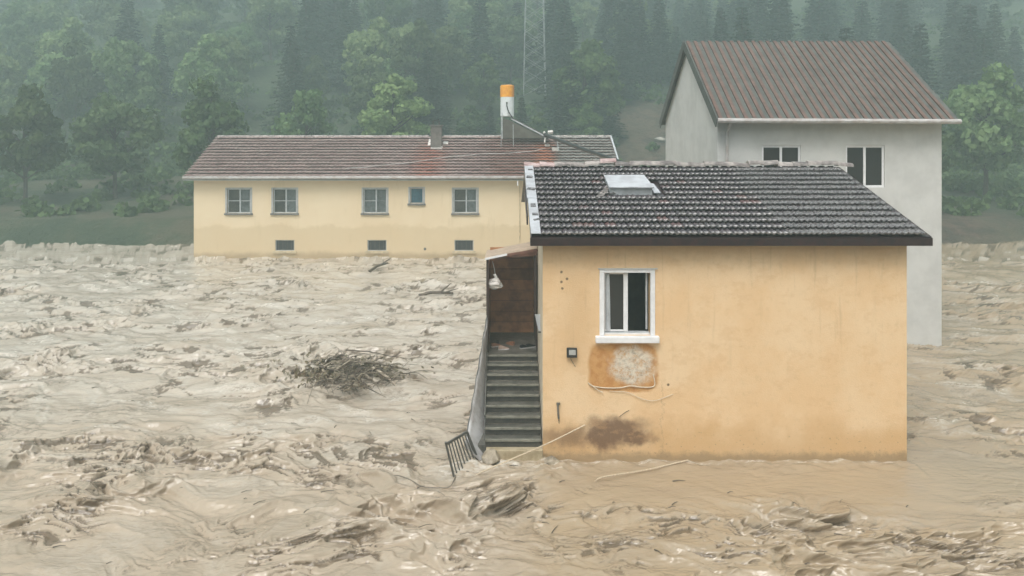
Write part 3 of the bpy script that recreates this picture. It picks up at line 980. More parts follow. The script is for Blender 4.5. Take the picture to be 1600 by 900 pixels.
MB().tube(curve_pts([P(919, 598, NW - .02), P(926, 603, NW - .03), P(945, 606, NW - .02), P(968, 606, NW - .03), P(985, 603, NW - .03), P(1003, 605, NW - .02), P(1022, 603, NW - .02), P(1021, 585, NW - .02)]), .012, 6) \
    .build('cord', M['palewire'], None, label='pale cord sagging across the bare plaster patch under the white window', category='cord')
MB().tube(curve_pts([P(922, 600, NW - .045), P(935, 610, NW - .045), P(942, 613, NW - .045)]), .01, 6) \
    .build('cord', M['palewire'], None, label='short loose cord end at the left corner of the plaster patch', category='cord')
MB().tube(curve_pts([P(952, 611, NW - .02), P(980, 613, NW - .03), P(1000, 622, NW - .03), P(1022, 626, NW - .03), P(1052, 616, NW - .02)]), .006, 6) \
    .build('cord', M['palewire'], None, label='thin slack cord on the peach wall just below the orange patch', category='cord')
MB().tube(curve_pts([P(968, 651, NW - .02), P(976, 645, NW - .02), P(983, 641, NW - .02)]), .006, 5) \
    .build('twig', M['stick'], None, label='tiny twig stuck to the wall above the dark stain', category='twig')

# ------------------------------------------------------------------ stairs
SX0, SX1 = -0.41, 0.80
SY0, SY1, SZ0, SZ1 = 16.05, 18.3, 0.27, 1.65
NS = 9
run, rise = (SY1 - SY0) / NS, (SZ1 - SZ0) / NS
st = thing('staircase', 'grey wet concrete outdoor staircase rising from the flood to the brown porch', 'stairs', (SX0, SY0, 0))
for i in range(NS):
    z1 = SZ0 + rise * (i + 1)
    y0 = SY0 + run * i
    dx = random.uniform(-.008, .008)
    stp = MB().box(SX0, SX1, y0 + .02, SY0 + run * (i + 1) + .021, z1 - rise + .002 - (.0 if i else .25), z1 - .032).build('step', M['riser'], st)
    mb = MB()
    n = 10
    vs = []
    for k in range(n + 1):
        x = SX0 + (SX1 - SX0) * k / n
        w1, w2 = random.uniform(-.006, .006), random.uniform(-.005, .005)
        vs += [(x, y0 + w1 - .012, z1 - .035), (x, y0 + w1 - .014, z1 + w2 - .004), (x, y0 + .03, z1 + w2), (x, y0 + run + .02, z1 - .004)]
    fs = []
    for k in range(n):
        for j in range(3):
            a = k * 4 + j
            fs.append((a, a + 4, a + 5, a + 1))
    mb.add(vs, fs)
    mb.build('tread', M['conc'], stp)
    mb = MB()
    for k in range(n):
        x0, x1 = SX0 + (SX1 - SX0) * k / n, SX0 + (SX1 - SX0) * (k + 1) / n
        mb.box(x0, x1 - .001, y0 - .024 + random.uniform(-.004, .004), y0 + .05 + random.uniform(-.02, .02), z1 - .03, z1 + .004 + random.uniform(0, .004))
    mb.build('nosing', M['nose'], stp)
MB().box(SX0, SX1, SY1 + .022, 20.2, SZ1 - .2, SZ1 - .006).build('landing', M['conc'], st)
MB().box(SX0, SX1, SY0 + .03, 20.2, -1.5, SZ0 - .26).build('foundation', M['mudconc'], st)
MB().hexa([(SX0 - .16, SY0 + .05, -1.4), (SX0 - .002, SY0 + .05, -1.4), (SX0 - .002, 20.2, -1.4), (SX0 - .16, 20.2, -1.4)],
          [(SX0 - .16, SY0 + .05, SZ0 + .02), (SX0 - .002, SY0 + .05, SZ0 + .02), (SX0 - .002, 20.2, SZ1), (SX0 - .16, 20.2, SZ1)]).build('side_curb', M['conc'], st)
mb = MB().box(SX0 + .02, SX1 + .02, SY0 - .16, SY0 + .02, -.6, SZ0 - .0)
mb.build('bottom_slab', M['mudconc'], st, bevel=.02, label='mud coated bottom step')

# leaning rail at the left of the stairs, hung with pale muddy sheeting
rl = thing('stair_railing', 'pale mud-caked railing leaning outward along the left of the stairs', 'railing', (SX0 - .2, SY0, 0))
N = 22
inner, outer = [], []
for i in range(N + 1):
    u = i / N
    y = SY0 - .12 + u * (SY1 + .12 - SY0)
    zi = -0.15 + (SZ1 - .0) * u ** 1.0 + .1
    inner.append(Vector((SX0 - .02, y, max(-.2, SZ0 - .35 + (SZ1 - SZ0 + .3) * u))))
    ox = -0.84 + .42 * u ** 0.92
    oz = 0.36 + (2.55 - .36) * u ** 0.93
    outer.append(Vector((ox + .008 * math.sin(i * 1.7), y - .02, oz + .01 * math.sin(i * 2.3))))
SXg, SYg, SZg = np.zeros((N + 1, 7)), np.zeros((N + 1, 7)), np.zeros((N + 1, 7))
for i in range(N + 1):
    for j in range(7):
        f = j / 6
        p_ = inner[i].lerp(outer[i], f) + Vector((.012 * math.sin(i * 1.1 + f * 5), 0, -.012 * math.sin(i * .8 + 4 * f)))
        SXg[i, j], SYg[i, j], SZg[i, j] = p_ - rl.location
sh = put(grid_mesh('sheeting', SXg, SYg, SZg, M['pale']), rl)
sm_ = sh.modifiers.new('solid', 'SOLIDIFY'); sm_.thickness = 0.02
MB().tube(outer, .014, 6).build('top_rail', M['iron'], rl)
for i in range(0, N + 1, 2):
    MB().tube([inner[i] + Vector((-.12, 0, -.10)), outer[i] + Vector((-.01, 0, -.04))], .008, 5).build('bar', M['rustiron'], rl)
MB().tube([Vector((SX0 - .02, SY0 + .15 + (SY1 - SY0) * u, SZ0 + .1 + (SZ1 - SZ0) * u + .35 * u)) for u in (0, .3, .6, 1)], .013, 6).build('lower_rail', M['iron'], rl)
MB().tube([P(759, 600, 17.2), P(757.5, 650, 16.6)], .018, 6).build('post', M['iron'], rl)

# broken gate leaf standing in the water
gt = thing('metal_gate', 'broken dark metal gate leaf tilted in the flood at the foot of the stairs', 'gate', (-.9, 15.5, 0))
BL, BR = Vector((-1.02, 15.24, -.02)), Vector((-.56, 16.0, .0))
TL, TR = P(697, 694, 15.1), P(729.5, 675, 15.8)
MB().beam(TL, TR, .035, .05).build('top_rail', M['iron'], gt)
MB().beam(BL, BR, .035, .09).build('bottom_rail', M['iron'], gt)
MB().beam(BL, TL + (TL - BL) * .06, .04).build('stile', M['iron'], gt)
MB().beam(BR, TR + (TR - BR) * .02, .055, .04).build('stile', M['iron'], gt)
for i in range(1, 8):
    u = i / 8
    MB().beam(BL.lerp(BR, u), TL.lerp(TR, u), .022, .022).build('bar', M['iron'], gt)

# ------------------------------------------------------------------ porch at the stair head
PY, PB = 18.3, 20.1
po = thing('porch', 'brown boarded porch with sloping sheet roof at the top of the stairs', 'porch', (SX0, PY, SZ1))
zl, zr = H - (402 - CY) / F * PY, H - (386 - CY) / F * PY
nb = 9
hb_ = (zr - SZ1) / nb
for i in range(nb):
    z0 = SZ1 + i * hb_
    MB().box(SX0 + .03, SX1 - .01, PB + .004 * (i % 2), PB + .035, z0 + .006, min(z0 + hb_ - .006, zl - .2 if i == nb - 1 else 9)).build('board', M['brownwood'], po)
MB().box(SX0, SX1, PB + .045, PB + .07, SZ1, zl - .2).build('back_panel', M['fascia'], po)
for i in range(7):
    z0 = SZ1 + .02 + i * .33
    if z0 + .32 > zl:
        break
    MB().box(SX0 - .002, SX0 + .022, PY + .05, PB, z0, z0 + .32).build('side_board', M['brownwood'], po)
MB().box(SX0 - .03, SX0 + .03, PY - .02, PY + .045, SZ1 - .02, zl - .03).build('post', M['brownpost'], po)
MB().box(SX1 - .075, SX1 - .01, PY - .02, PY + .045, SZ1 + .9, zr - .05).build('post', M['brownpost'], po)
MB().box(SX1 - .012, SX1 + .012, PY + .05, PB, SZ1, zl - .2).build('door_frame', M['brownpost'], po)
mb = MB()
q = [Vector((SX0 - .06, PY - .06, zl)), Vector((SX1 + .01, PY - .06, zr)), Vector((SX1 + .01, PB + .3, zr - .17)), Vector((SX0 - .06, PB + .3, zl - .17))]
mb.slab(q, .02)
mb.build('roof_sheet', M['sheetroof'], po)
for k in range(9):
    u = (k + .5) / 9
    a = q[0].lerp(q[3], u); b = q[1].lerp(q[2], u)
    MB().beam(a + Vector((0, 0, .012)), b + Vector((0, 0, .012)), .05, .022).build('roof_rib', M['sheetroof'], po)
MB().beam(q[0].lerp(q[1], .0) + Vector((0, -.03, -.03)), q[0].lerp(q[1], .42) + Vector((0, -.03, -.02)), .02, .05).build('edge_trim', M['white'], po, label='white strip on the left of the roof edge')
MB().beam(q[0].lerp(q[1], .43) + Vector((0, -.025, -.035)), q[1] + Vector((0, -.025, -.06)), .02, .055).build('edge_trim', M['redwood'], po, label='reddish wood roof edge')
MB().beam(q[0].lerp(q[1], .43) + Vector((0, .02, -.06)), q[1] + Vector((-.01, .02, -.14)), .04, .10).build('edge_beam', M['redwood'], po)

# white shelf-like board on the side wall by the landing
wb = thing('white_board', 'short white board leaning at the right of the landing on the house wall', 'board', P(843, 510, 17.4))
a = [P(835.5, 491, 17.9), P(846, 491, 16.9), P(847.5, 519, 16.6), P(841, 516, 17.4)]
MB().slab([a[3], a[2], a[1], a[0]], .03).build('face', M['white'], wb)
MB().beam(P(842, 519, 17.0), P(847, 519, 16.7), .03, .03).build('bracket', M['black'], wb)

# plastic bag hanging inside
bgp = P(774, 440, PY + .15)
bagT = thing('plastic_bag', 'crumpled white plastic bag hanging inside the porch on the left', 'bag', bgp)
mb = MB()
prof = [(.015, .17), (.05, .12), (.07, .08), (.13, .04), (.12, 0), (.15, -.05), (.12, -.10), (.13, -.13), (.07, -.17), (.01, -.18)]
mb.lathe(bgp, prof, 14)
mb.v = [(x + .05 * math.sin(13 * z + 20 * x) + .045 * random.uniform(-1, 1), y + .015 * random.uniform(-1, 1), z + .02 * random.uniform(-1, 1)) for x, y, z in mb.v]
mb.build('sack', M['bag'], bagT, smooth=False)
MB().tube([bgp + Vector((0, 0, .15)), bgp + Vector((-.02, 0, .30)), bgp + Vector((-.07, 0, .5))], .008, 5).build('handle', M['bag'], bagT)


def shoe(px, py, rot, m_, sole, label, L=.27, tip=0):
    """shoe lying on the landing"""
    Y = None
    # landing plane z = SZ1
    Y = (H - SZ1) * F / (py - CY)
    x = (px - CX) / F * Y
    s_ = thing('shoe', label, 'shoe', (x, Y, SZ1), 'shoes left on the landing')
    secs = [(0, .038, .085), (.08, .040, .095), (.14, .042, .07), (.20, .048, .05), (.26, .03, .03)]
    mb, ms = MB(), MB()
    c_, s0 = math.cos(rot), math.sin(rot)
    for M_, k0, k1 in ((ms, 0.0, .02), (mb, .0205, None)):
        vs = []
        for (d, w, h) in secs:
            d -= .13
            top = k1 if k1 else h
            for (a, z) in ((-w, k0), (-w * .8, top), (w * .8, top), (w, k0)):
                vs.append((x + d * c_ - a * s0, Y + d * s0 + a * c_, SZ1 - .004 + z))
        fs = []
        for i in range(len(secs) - 1):
            for j in range(4):
                a, b = i * 4 + j, i * 4 + (j + 1) % 4
                fs.append((a, b, b + 4, a + 4))
        fs += [(3, 2, 1, 0), tuple(len(vs) - 4 + k for k in range(4))]
        M_.add(vs, fs)
    mb.build('upper', m_, s_, smooth=False, bevel=.006)
    ms.build('sole', sole, s_)


shoe(775, 541, .6, M['shoe_brown'], M['shoe_sole'], 'brown shoe nearest the left wall of the landing')
shoe(777, 536, 1.7, M['shoe_dark'], M['shoe_dark'], 'black shoe standing at the back left of the landing')
shoe(787, 545.5, .15, M['shoe_tan'], M['shoe_sole'], 'tan shoe at the front edge of the landing, left of centre')
shoe(797, 538, 2.4, M['shoe_brown'], M['shoe_brown'], 'brown shoe at the back middle of the landing')
shoe(820, 543.5, .5, M['shoe_dark'], M['shoe_sole'], 'black shoe with pale sole, left one of the pair on the right')
shoe(830, 542, .45, M['shoe_dark'], M['shoe_sole'], 'black shoe with pale sole, right one of the pair on the right')


# ------------------------------------------------------------------ ropes, cable, rocks, driftwood
def on_water(px, py, h=0.0):
    Y = (H - h) * F / (py - CY)
    x = (px - CX) / F * Y
    return Vector((x, Y, max(h, 0.0)))


a = on_water(752, 738, .08); b = P(914, 664, NW - .03)
MB().tube(curve_pts([a + Vector((-.15, -.03, -.1)), a, a.lerp(b, .3) + Vector((0, 0, -.015)), a.lerp(b, .65) + Vector((0, 0, -.03)), b]), .014, 6) \
    .build('rope', M['rope'], None, label='taut pale rope from the foot of the stairs up to the peach wall', category='rope')
a = on_water(944, 745, .06); b = P(1075, 719, NW - .1)
MB().tube(curve_pts([a + Vector((-.2, 0, -.1)), a, a.lerp(b, .5) + Vector((0, 0, -.03)), b]), .014, 6) \
    .build('rope', M['rope'], None, label='pale rope lying on calm water below the white window, at the right', category='rope')
MB().tube(curve_pts([on_water(612, 744, .1), on_water(622, 743, .14), on_water(640, 749, .14), on_water(660, 760, .12), on_water(685, 762, .12), on_water(703, 760, .15), P(712, 744, 15.2)]), .011, 6) \
    .build('cable', M['greycable'], None, label='thin dark cable trailing through the water from the broken gate', category='cable')


def rock(name, c_, r_, label, mat='mudrock', sq=(1, 1, .8), seed=1, cat='rock', **kw):
    import bmesh
    bm = bmesh.new()
    bmesh.ops.create_icosphere(bm, subdivisions=3, radius=1)
    rs = random.Random(seed)
    dirs = [(Vector((rs.uniform(-1, 1), rs.uniform(-1, 1), rs.uniform(-1, 1))).normalized(), rs.uniform(.55, .85)) for _ in range(14)]
    for v in bm.verts:
        for d, k in dirs:
            e = v.co.dot(d) - k
            if e > 0:
                v.co -= d * e
        v.co *= 1 + .03 * math.sin(11 * v.co.x + 7 * v.co.y)
        v.co = Vector((v.co.x * sq[0] * r_, v.co.y * sq[1] * r_, v.co.z * sq[2] * r_))
    me = bpy.data.meshes.new(name)
    bm.to_mesh(me); bm.free()
    me.materials.append(M[mat])
    o = bpy.data.objects.new(name, me)
    o.location = c_
    return put(o, None, label=label, category=cat, **kw)


rock('rock', (-.25, 15.82, .12), .24, 'mud covered rock at the foot of the stairs', seed=3)
rock('rock', (-.38, 15.78, .02), .2, 'low muddy stone beside the foot of the stairs and the gate', seed=8, sq=(1, .8, .6))
rock('rock', (1.05, 15.84, .02), .19, 'muddy stone at the bottom corner of the peach wall', seed=5, sq=(1.2, .8, .8))


def stick(pts, r0, r1, mat='stick', sub=0, rs=random):
    mb = MB()
    cp = curve_pts(pts, 5, .01)
    mb.tube(cp, r0, 6, r1)
    for _ in range(sub):
        k = rs.randrange(2, len(cp) - 2)
        p0 = cp[k]
        d = (cp[k + 1] - cp[k]).normalized()
        e = (d + Vector((rs.uniform(-1, 1), rs.uniform(-1, 1), rs.uniform(-.2, .9))) * .8).normalized() * rs.uniform(.25, .7)
        mb.tube([p0, p0 + e * .5 + Vector((0, 0, .02)), p0 + e], r1 * .9, 5, r1 * .3)
    return mb


DP = on_water(575, 592)       # centre of the brush pile


def dp(px, py, h):
    Y = (H - h) * F / (py - CY)
    return Vector(((px - CX) / F * Y, Y, h))


stick([dp(582, 574, .42), dp(600, 585, .36), dp(612, 596, .2), dp(626, 609, .04)], .035, .022, 'palestick').build(
    'branch', M['palestick'], None, label='pale stripped branch sticking out of the brush pile toward the water', category='branch', group='branches in the drift pile')
stick([dp(540, 547, .5), dp(575, 549, .45), dp(610, 556, .4), dp(642, 561, .3)], .022, .006, sub=3).build(
    'branch', M['stick'], None, label='long thin grey branch reaching furthest right over the drift pile', category='branch', group='branches in the drift pile')
stick([dp(535, 565, .5), dp(575, 566, .5), dp(608, 572, .4), dp(640, 578, .15)], .03, .008, sub=5).build(
    'branch', M['stick'], None, label='dark branch lying level along the top of the brush pile', category='branch', group='branches in the drift pile')
stick([dp(545, 599, .2), dp(552, 602, .2), dp(558, 606, .1)], .03, .02, 'palestick').build(
    'branch', M['palestick'], None, label='short pale broken stub at the near edge of the brush pile', category='branch', group='branches in the drift pile')
for (p0, p1, lab) in (((655, 462), (708, 458), 'floating grey log in the far water left of the porch'), ((577, 425), (606, 411), 'dark branch stub in the water near the cream wall')):
    a, b = on_water(*p0, .05), on_water(*p1, .15)
    stick([a, a.lerp(b, .4) + Vector((0, 0, .1)), b], .09, .05, sub=3).build('log', M['stick'], None, label=lab, category='log')
# the tangle itself
rs = random.Random(5)
mb = MB()
mb2 = MB()
for i in range(620):
    px, py = rs.gauss(545, 48), rs.uniform(556, 612)
    if ((px - 540) / 100) ** 2 + ((py - 584) / 27) ** 2 > rs.uniform(.3, 1.3):
        continue
    a = dp(px, py, rs.uniform(.0, .46) * max(.1, 1 - ((px - 545) / 95) ** 2))
    ang_ = rs.gauss(-.25, 1.1)
    L = rs.choice((.25, .35, .5, .7, 1.2))
    b = a + Vector((math.cos(ang_) * L, math.sin(ang_) * L * .7, rs.uniform(-.25, .2)))
    m_ = a.lerp(b, .5) + Vector((0, rs.uniform(-.1, .1), rs.uniform(0, .12)))
    m_ += Vector((rs.uniform(-.1, .1), rs.uniform(-.12, .12), rs.uniform(-.04, .08)))
    (mb2 if rs.random() < .4 else mb).tube(curve_pts([a, m_, b], 3), rs.choice((.007, .01, .014, .034)), 5, .005)
mb2.build('muddy_brushwood', M['mudrock'], None, kind='stuff', label='mud-coated twigs tangled in the brush pile')
mb.build('brushwood', M['stick'], None, kind='stuff', label='tangle of wet twigs and brushwood drifting at the left')
for i, (px, py, r_) in enumerate(((500, 592, .8), (545, 596, .75), (592, 597, .55), (625, 600, .3))):
    q = on_water(px, py)
    rock('mud_clot', (q.x, q.y + .15, -.03), r_, ('largest low brown mud clot under the brush pile', 'low brown mud clot under the middle of the brush pile', 'small brown mud clot at the right end of the brush pile', 'smallest mud clot just off the brush pile')[i], 'mudclot', (1.3, .6, .36), 11 + i, 'mud')
# dead leaves caught in the tangle
rgl = np.random.RandomState(12)
n = 600
lx = rgl.normal(0, 1, n); ly = rgl.normal(0, 1, n)
q0 = on_water(540, 590)
C_ = np.stack([q0.x + lx * .85, q0.y + ly * .42, .12 + np.abs(rgl.normal(0, .12, n))], -1)
N_ = rgl.normal(size=(n, 3)); N_ /= np.linalg.norm(N_, axis=1, keepdims=True)
T_ = np.cross(N_, rgl.normal(size=(n, 3))); T_ /= np.linalg.norm(T_, axis=1, keepdims=True)
B_ = np.cross(N_, T_)
PILE_LEAVES = (C_, T_ * .045, B_ * .028)
# small floating scraps
mb = MB()
for i in range(420):
    Y = rs.uniform(12, 40)
    x = rs.uniform(-.7, .55) * Y
    if x > .5 and Y > 15.5:
        continue
    z = water_z(x, Y)
    L = rs.uniform(.05, .28)
    an = rs.gauss(0, .5)
    a = Vector((x, Y, z + .008))
    b = a + Vector((L * math.cos(an), L * math.sin(an), rs.uniform(-.01, .03)))
    mb.tube([a, a.lerp(b, .5) + Vector((0, 0, .015)), b], rs.uniform(.004, .014), 5, .004)
mb.build('floating_scraps', M['stick'], None, kind='stuff', label='small twigs and scraps carried by the flood')

# ------------------------------------------------------------------ far building
FY = 42.2
k = F / FY


def fx(px): return (px - CX) / k
def fz(py): return H - (py - CY) / k


FXL, FXR = -17.5, (962 - CX) / k
FEZ = fz(277.5)
fb = thing('cream_building', 'long cream building behind with old reddish tiled roof and flooded basement windows', 'building', (0, FY, 0))
wins = [(568, 604, 295, 333), (709, 745, 295, 333), (641, 661, 294, 318), (427, 463, 295, 333), (355, 391, 295, 333)]
bas = [(574, 604, 375, 392), (710, 740, 375, 392), (430, 460, 375, 392)]
ops = []
for (a, b, c0, d0) in wins + bas:
    ops.append((fx(a), fx(b), fz(d0), fz(c0)))
mb = MB()
wall_front(mb, FXL, FXR, -1.5, FEZ - .05, FY, .2, ops)
mb.build('front_wall', M['cream'], fb)
FRY, FRZ = 46.7, fz(0) * 0 + (H - (214.5 - CY) / F * 46.7)
mb = MB()
FBY = 51.2
for x in (FXL, FXR):
    mb.add([(x, FY, -1.5), (x, FBY, -1.5), (x, FBY, FEZ - .05), (x, FRY, FRZ - .1), (x, FY, FEZ - .05)], [(0, 1, 2, 3, 4)] if x > 0 else [(4, 3, 2, 1, 0)])
mb.add([(FXR, FBY, -1.5), (FXL, FBY, -1.5), (FXL, FBY, FEZ - .05), (FXR, FBY, FEZ - .05)], [(0, 1, 2, 3)])
mb.build('other_walls', M['cream'], fb)
for i, (a, b, c0, d0) in enumerate(ops):
    base_ = i >= len(wins)
    small = i == 2
    if base_:
        w = MB()
        w.box(a, b, FY + .06, FY + .1, d0 - .05, d0).box(a, a + .05, FY + .06, FY + .1, c0, d0 - .05).box(b - .05, b, FY + .06, FY + .1, c0, d0 - .05).box(a + .05, b - .05, FY + .06, FY + .1, c0, c0 + .04)
        wo_ = w.build('basement_window', M['greyframe'], fb)
        box('pane', M['dark'], wo_, a + .05, b - .05, FY + .075, FY + .085, c0 + .04, d0 - .05)
        for q in range(4):
            xx = a + .05 + (b - a - .1) * (q + .5) / 4
            MB().beam((xx, FY + .045, c0 + .04), (xx, FY + .045, d0 - .05), .014).build('bar', M['iron'], wo_)
        box('sill', M['creamsill'], wo_, a - .12, b + .12, FY - .07, FY + .05, c0 - .14, c0 - .003)
        continue
    s = .11
    w = MB()
    w.box(a - s, a, FY - .02, FY + .06, c0, d0).box(b, b + s, FY - .02, FY + .06, c0, d0).box(a - s, b + s, FY - .02, FY + .06, d0, d0 + .07)
    wo_ = w.build('window', M['greyframe'], fb, bevel=.008, label='small window with blue cloth behind the glass' if small else None)
    box('sill', M['darksill'], wo_, a - s - .04, b + s + .04, FY - .09, FY + .05, c0 - .1, c0 - .003)
    y = FY + .09
    f_ = MB()
    f_.box(a, a + .05, y, y + .05, c0, d0).box(b - .05, b, y, y + .05, c0, d0).box(a + .05, b - .05, y, y + .05, d0 - .05, d0).box(a + .05, b - .05, y, y + .05, c0, c0 + .05)
    if not small:
        mid = a + (b - a) * .54
        f_.box(mid - .035, mid + .035, y - .01, y + .04, c0 + .05, d0 - .05)
        zc = (c0 + d0) / 2
        f_.box(a + .05, mid - .035, y, y + .04, zc - .02, zc + .02)
        if i != 0:
            f_.box(mid + .035, b - .05, y, y + .04, zc - .02, zc + .02)
        f_.build('sash', M['sash'], wo_)
        for (xa, xb) in ((a + .05, mid - .035), (mid + .035, b - .05)):
            for (za, zb) in ((c0 + .05, zc - .02), (zc + .02, d0 - .05)):
                box('pane', M['clear'], wo_, xa, xb, y + .02, y + .026, za, zb)
        box('curtain', M['curtain'], wo_, mid + .0, b - .02, FY + .17, FY + .18, c0 + .02, d0 - .02)
        MB().box(a + .02, mid - .01, FY + .19, FY + .2, c0, d0).build('dark_room', M['curtain'] if i == 0 else M['room'], wo_)
    else:
        f_.build('sash', M['greyframe'], wo_)
        box('pane', M['clear'], wo_, a + .05, b - .05, y + .02, y + .026, c0 + .05, d0 - .05)
        box('curtain', M['curtain_blue'], wo_, a, b, FY + .16, FY + .17, c0, d0)
MB().lathe((0, 0, 0), [(.001, 0), (.07, 0)], 10)
o = MB(); o.lathe((0, 0, 0), [(.05, -.02), (.075, 0), (.075, .05)], 12)
o.v = [(fx(664) + x, FY - z - .001 + .03, fz(389) + y) for x, y, z in o.v]
o.build('vent_pipe', M['darksill'], fb)
# roof
fp = math.atan2(FRZ - FEZ, FRY - (FY - .45))
FEY = FY - .45
FEZ2 = FEZ + 0.02
FS = math.hypot(FRZ - FEZ2, FRY - FEY)


def froof(x, s_, h=0.0):
    return Vector((x, FEY + s_ * math.cos(fp) - h * math.sin(fp), FEZ2 + s_ * math.sin(fp) + h * math.cos(fp)))


RX0, RX1 = FXL - .4, (953.5 - CX) / F * 46.7
mb = MB()
mb.slab([froof(RX0, 0), froof(RX1, 0), froof(RX1, FS), froof(RX0, FS)], .08)
mb.slab([froof(RX0, FS), froof(RX1, FS), Vector((RX1, FBY + .4, FEZ2)), Vector((RX0, FBY + .4, FEZ2))], .08)
mb.build('roof', M['brown_tile'], fb)
# tiles: rows of wavy tiles, one joined piece (each is under 10 px)
NR = 14
tc = FS / NR
tw = .26
nx = int((RX1 - RX0) / tw)
mb = MB()
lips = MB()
prof = [(0, 0), (.25, .012), (.5, .045), (.75, .012), (1, 0)]
for r_ in range(NR):
    for q in range(nx):
        x = RX0 + q * tw
        jl = rs.uniform(-.012, .012)
        jh = rs.uniform(-.006, .012)
        k_ = len(mb.v)
        for (u, h) in prof:
            mb.v.append(tuple(froof(x + u * tw, r_ * tc + jl - .03, .105 + h * .7 + jh)))
            mb.v.append(tuple(froof(x + u * tw, r_ * tc + jl - .03, .145 + h * .7 + jh)))
            mb.v.append(tuple(froof(x + u * tw, (r_ + 1) * tc + .02, .018 + h * .7 + jh)))
        for i in range(4):
            a = k_ + i * 3
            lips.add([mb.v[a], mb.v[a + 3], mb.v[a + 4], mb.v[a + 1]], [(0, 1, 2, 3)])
            mb.f.append((a + 1, a + 4, a + 5, a + 2))
tiles_o = mb.build('roof_tiles', M['old_tile'], fb, kind='stuff')
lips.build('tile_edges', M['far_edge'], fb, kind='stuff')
# ridge caps
x = RX0
while x < RX1:
    if not (-5.0 < x < -3.9):
        MB().tube([(x, FRY, FRZ + .03), (min(x + .44, RX1), FRY, FRZ + .045)], .095, 8).build('ridge_tile', M['ridge'], fb)
    x += .455
MB().beam(froof(RX1 + .02, -.05, .09), froof(RX1 + .02, FS, .09), .10, .05).build('verge', M['sash'], fb)
mb = MB()
mb.tube([(RX0, FEY - .07, FEZ2 - .0), (RX1, FEY - .07, FEZ2 + .02)], .085, 8)
mb.build('gutter', M['gutter'], fb, smooth=True)
MB().box(RX0, RX1, FEY, FY - .01, FEZ - .14, FEZ - .09).build('soffit', M['sash'], fb)
MB().tube([P(809.5, 281, FY - .45), P(811.5, 289, FY - .2), P(812, 300, FY - .06), P(812, 378, FY - .06)], .025, 8).build('downpipe', M['creamsill'], fb)
MB().beam(P(809, 282, FY - .46), P(809, 290, FY - .46), .06).build('gutter_outlet', M['white'], fb)
# chimney
ch = MB()
cxa, cxb = (673.5 - CX) / F * 45.2, (690.5 - CX) / F * 45.2
ch.box(cxa, cxb, 44.9, 45.5, 5.6, H - (197 - CY) / F * 45)
chm = ch.build('chimney', M['chimney'], fb, bevel=.015)
zt = H - (197 - CY) / F * 45
MB().box(cxa - .07, cxb + .07, 44.83, 45.57, zt + .003, zt + .07).build('cap', M['darksill'], chm)
MB().slab([Vector((cxa + .02, 44.85, zt + .30)), Vector((cxb - .12, 44.85, zt + .42)), Vector((cxb - .12, 45.5, zt + .42)), Vector((cxa + .02, 45.5, zt + .30))], .05).build('cowl', M['black'], chm)
for (xx) in (cxa + .1, cxb - .2):
    MB().box(xx, xx + .07, 45.1, 45.2, zt + .072, zt + .31).build('cowl_leg', M['chimney'], chm)
for (a, b, c0, d0) in ((667, 675, 217, 236), (673, 691, 232, 240), (691, 699, 221, 231)):
    p0, p1 = P(a, d0, 44.8), P(b, c0, 44.9)
    s0 = (44.8 - FEY) / math.cos(fp)
    ss0 = {217: 3.9, 232: 3.45, 221: 4.1}[c0]
    MB().slab([froof(p0.x, ss0, .17), froof(p1.x, ss0, .17), froof(p1.x, ss0 + (.9 if c0 == 217 else .35), .16), froof(p0.x, ss0 + (.9 if c0 == 217 else .35), .16)], .06).build('flashing', M['white_mortar'], chm)
# roof vent and patch
for (px, s_, w_, h_) in ((868, 3.2, .42, .22), (856, 3.85, .3, .12)):
    p0 = froof((px - CX) / F * 44.6, s_, .1)
    MB().box(p0.x - w_ / 2, p0.x + w_ / 2, p0.y - .1, p0.y + .15, p0.z, p0.z + h_).build('roof_vent', M['white_mortar'], fb, bevel=.03)

# ------------------------------------------------------------------ solar water heater
TY = 45.6
ts = thing('solar_water_heater', 'white upright water tank with orange top on a stand above the old roof', 'water tank', P(793, 214, TY))
c0 = P(792.5, 182, TY)
rad = 10.6 / F * TY
hT = (182 - 134) / F * TY
MB().lathe(c0, [(rad * .9, -.01), (rad, .03), (rad, hT * .63)], 32).build('tank', M['tankwhite'], ts, smooth=False)
MB().lathe(c0 + Vector((0, 0, hT * .632)), [(rad * 1.03, 0), (rad * 1.03, hT * .36), (rad * .9, hT * .385), (rad * .3, hT * .40)], 32).build('tank_cap', M['tankorange'], ts)
for sx in (-1, 1):
    for sy in (-1, 1):
        MB().beam((c0.x + sx * rad * .85, TY + sy * .3, c0.z), (c0.x + sx * rad * .9, TY + sy * .33, froof(0, (TY + sy * .33 - FEY) / math.cos(fp)).z if TY + sy * .33 < FRY else FRZ - .1), .045).build('stand_leg', M['galv'], ts)
cA, cB = P(799, 183, TY - .35), P(859, 214, TY - .35)
MB().slab([cA + Vector((0, 0, .0)), cB, cB + Vector((0, .9, .0)), cA + Vector((0, .9, 0))], .13).build('collector', M['iron'], ts)
MB().beam(cA + Vector((.0, -.03, -.1)), cB + Vector((0, -.03, -.1)), .04, .07).build('collector_edge', M['sash'], ts)
g0, g1 = P(785.5, 185, TY - .33), P(785.5, 216, TY - .33)
g2 = P(852, 216, TY - .33)
MB().add([g0, cA + Vector((-.1, .02, -.2)), cB + Vector((0, .02, -.16)), g2, g1] + [v + Vector((0, .03, 0)) for v in (g0, cA + Vector((-.1, .02, -.2)), cB + Vector((0, .02, -.16)), g2, g1)],
         [(4, 3, 2, 1, 0), (5, 6, 7, 8, 9), (0, 1, 6, 5), (1, 2, 7, 6), (2, 3, 8, 7), (3, 4, 9, 8), (4, 0, 5, 9)]).build('side_sheet', M['brownsheet'], ts)
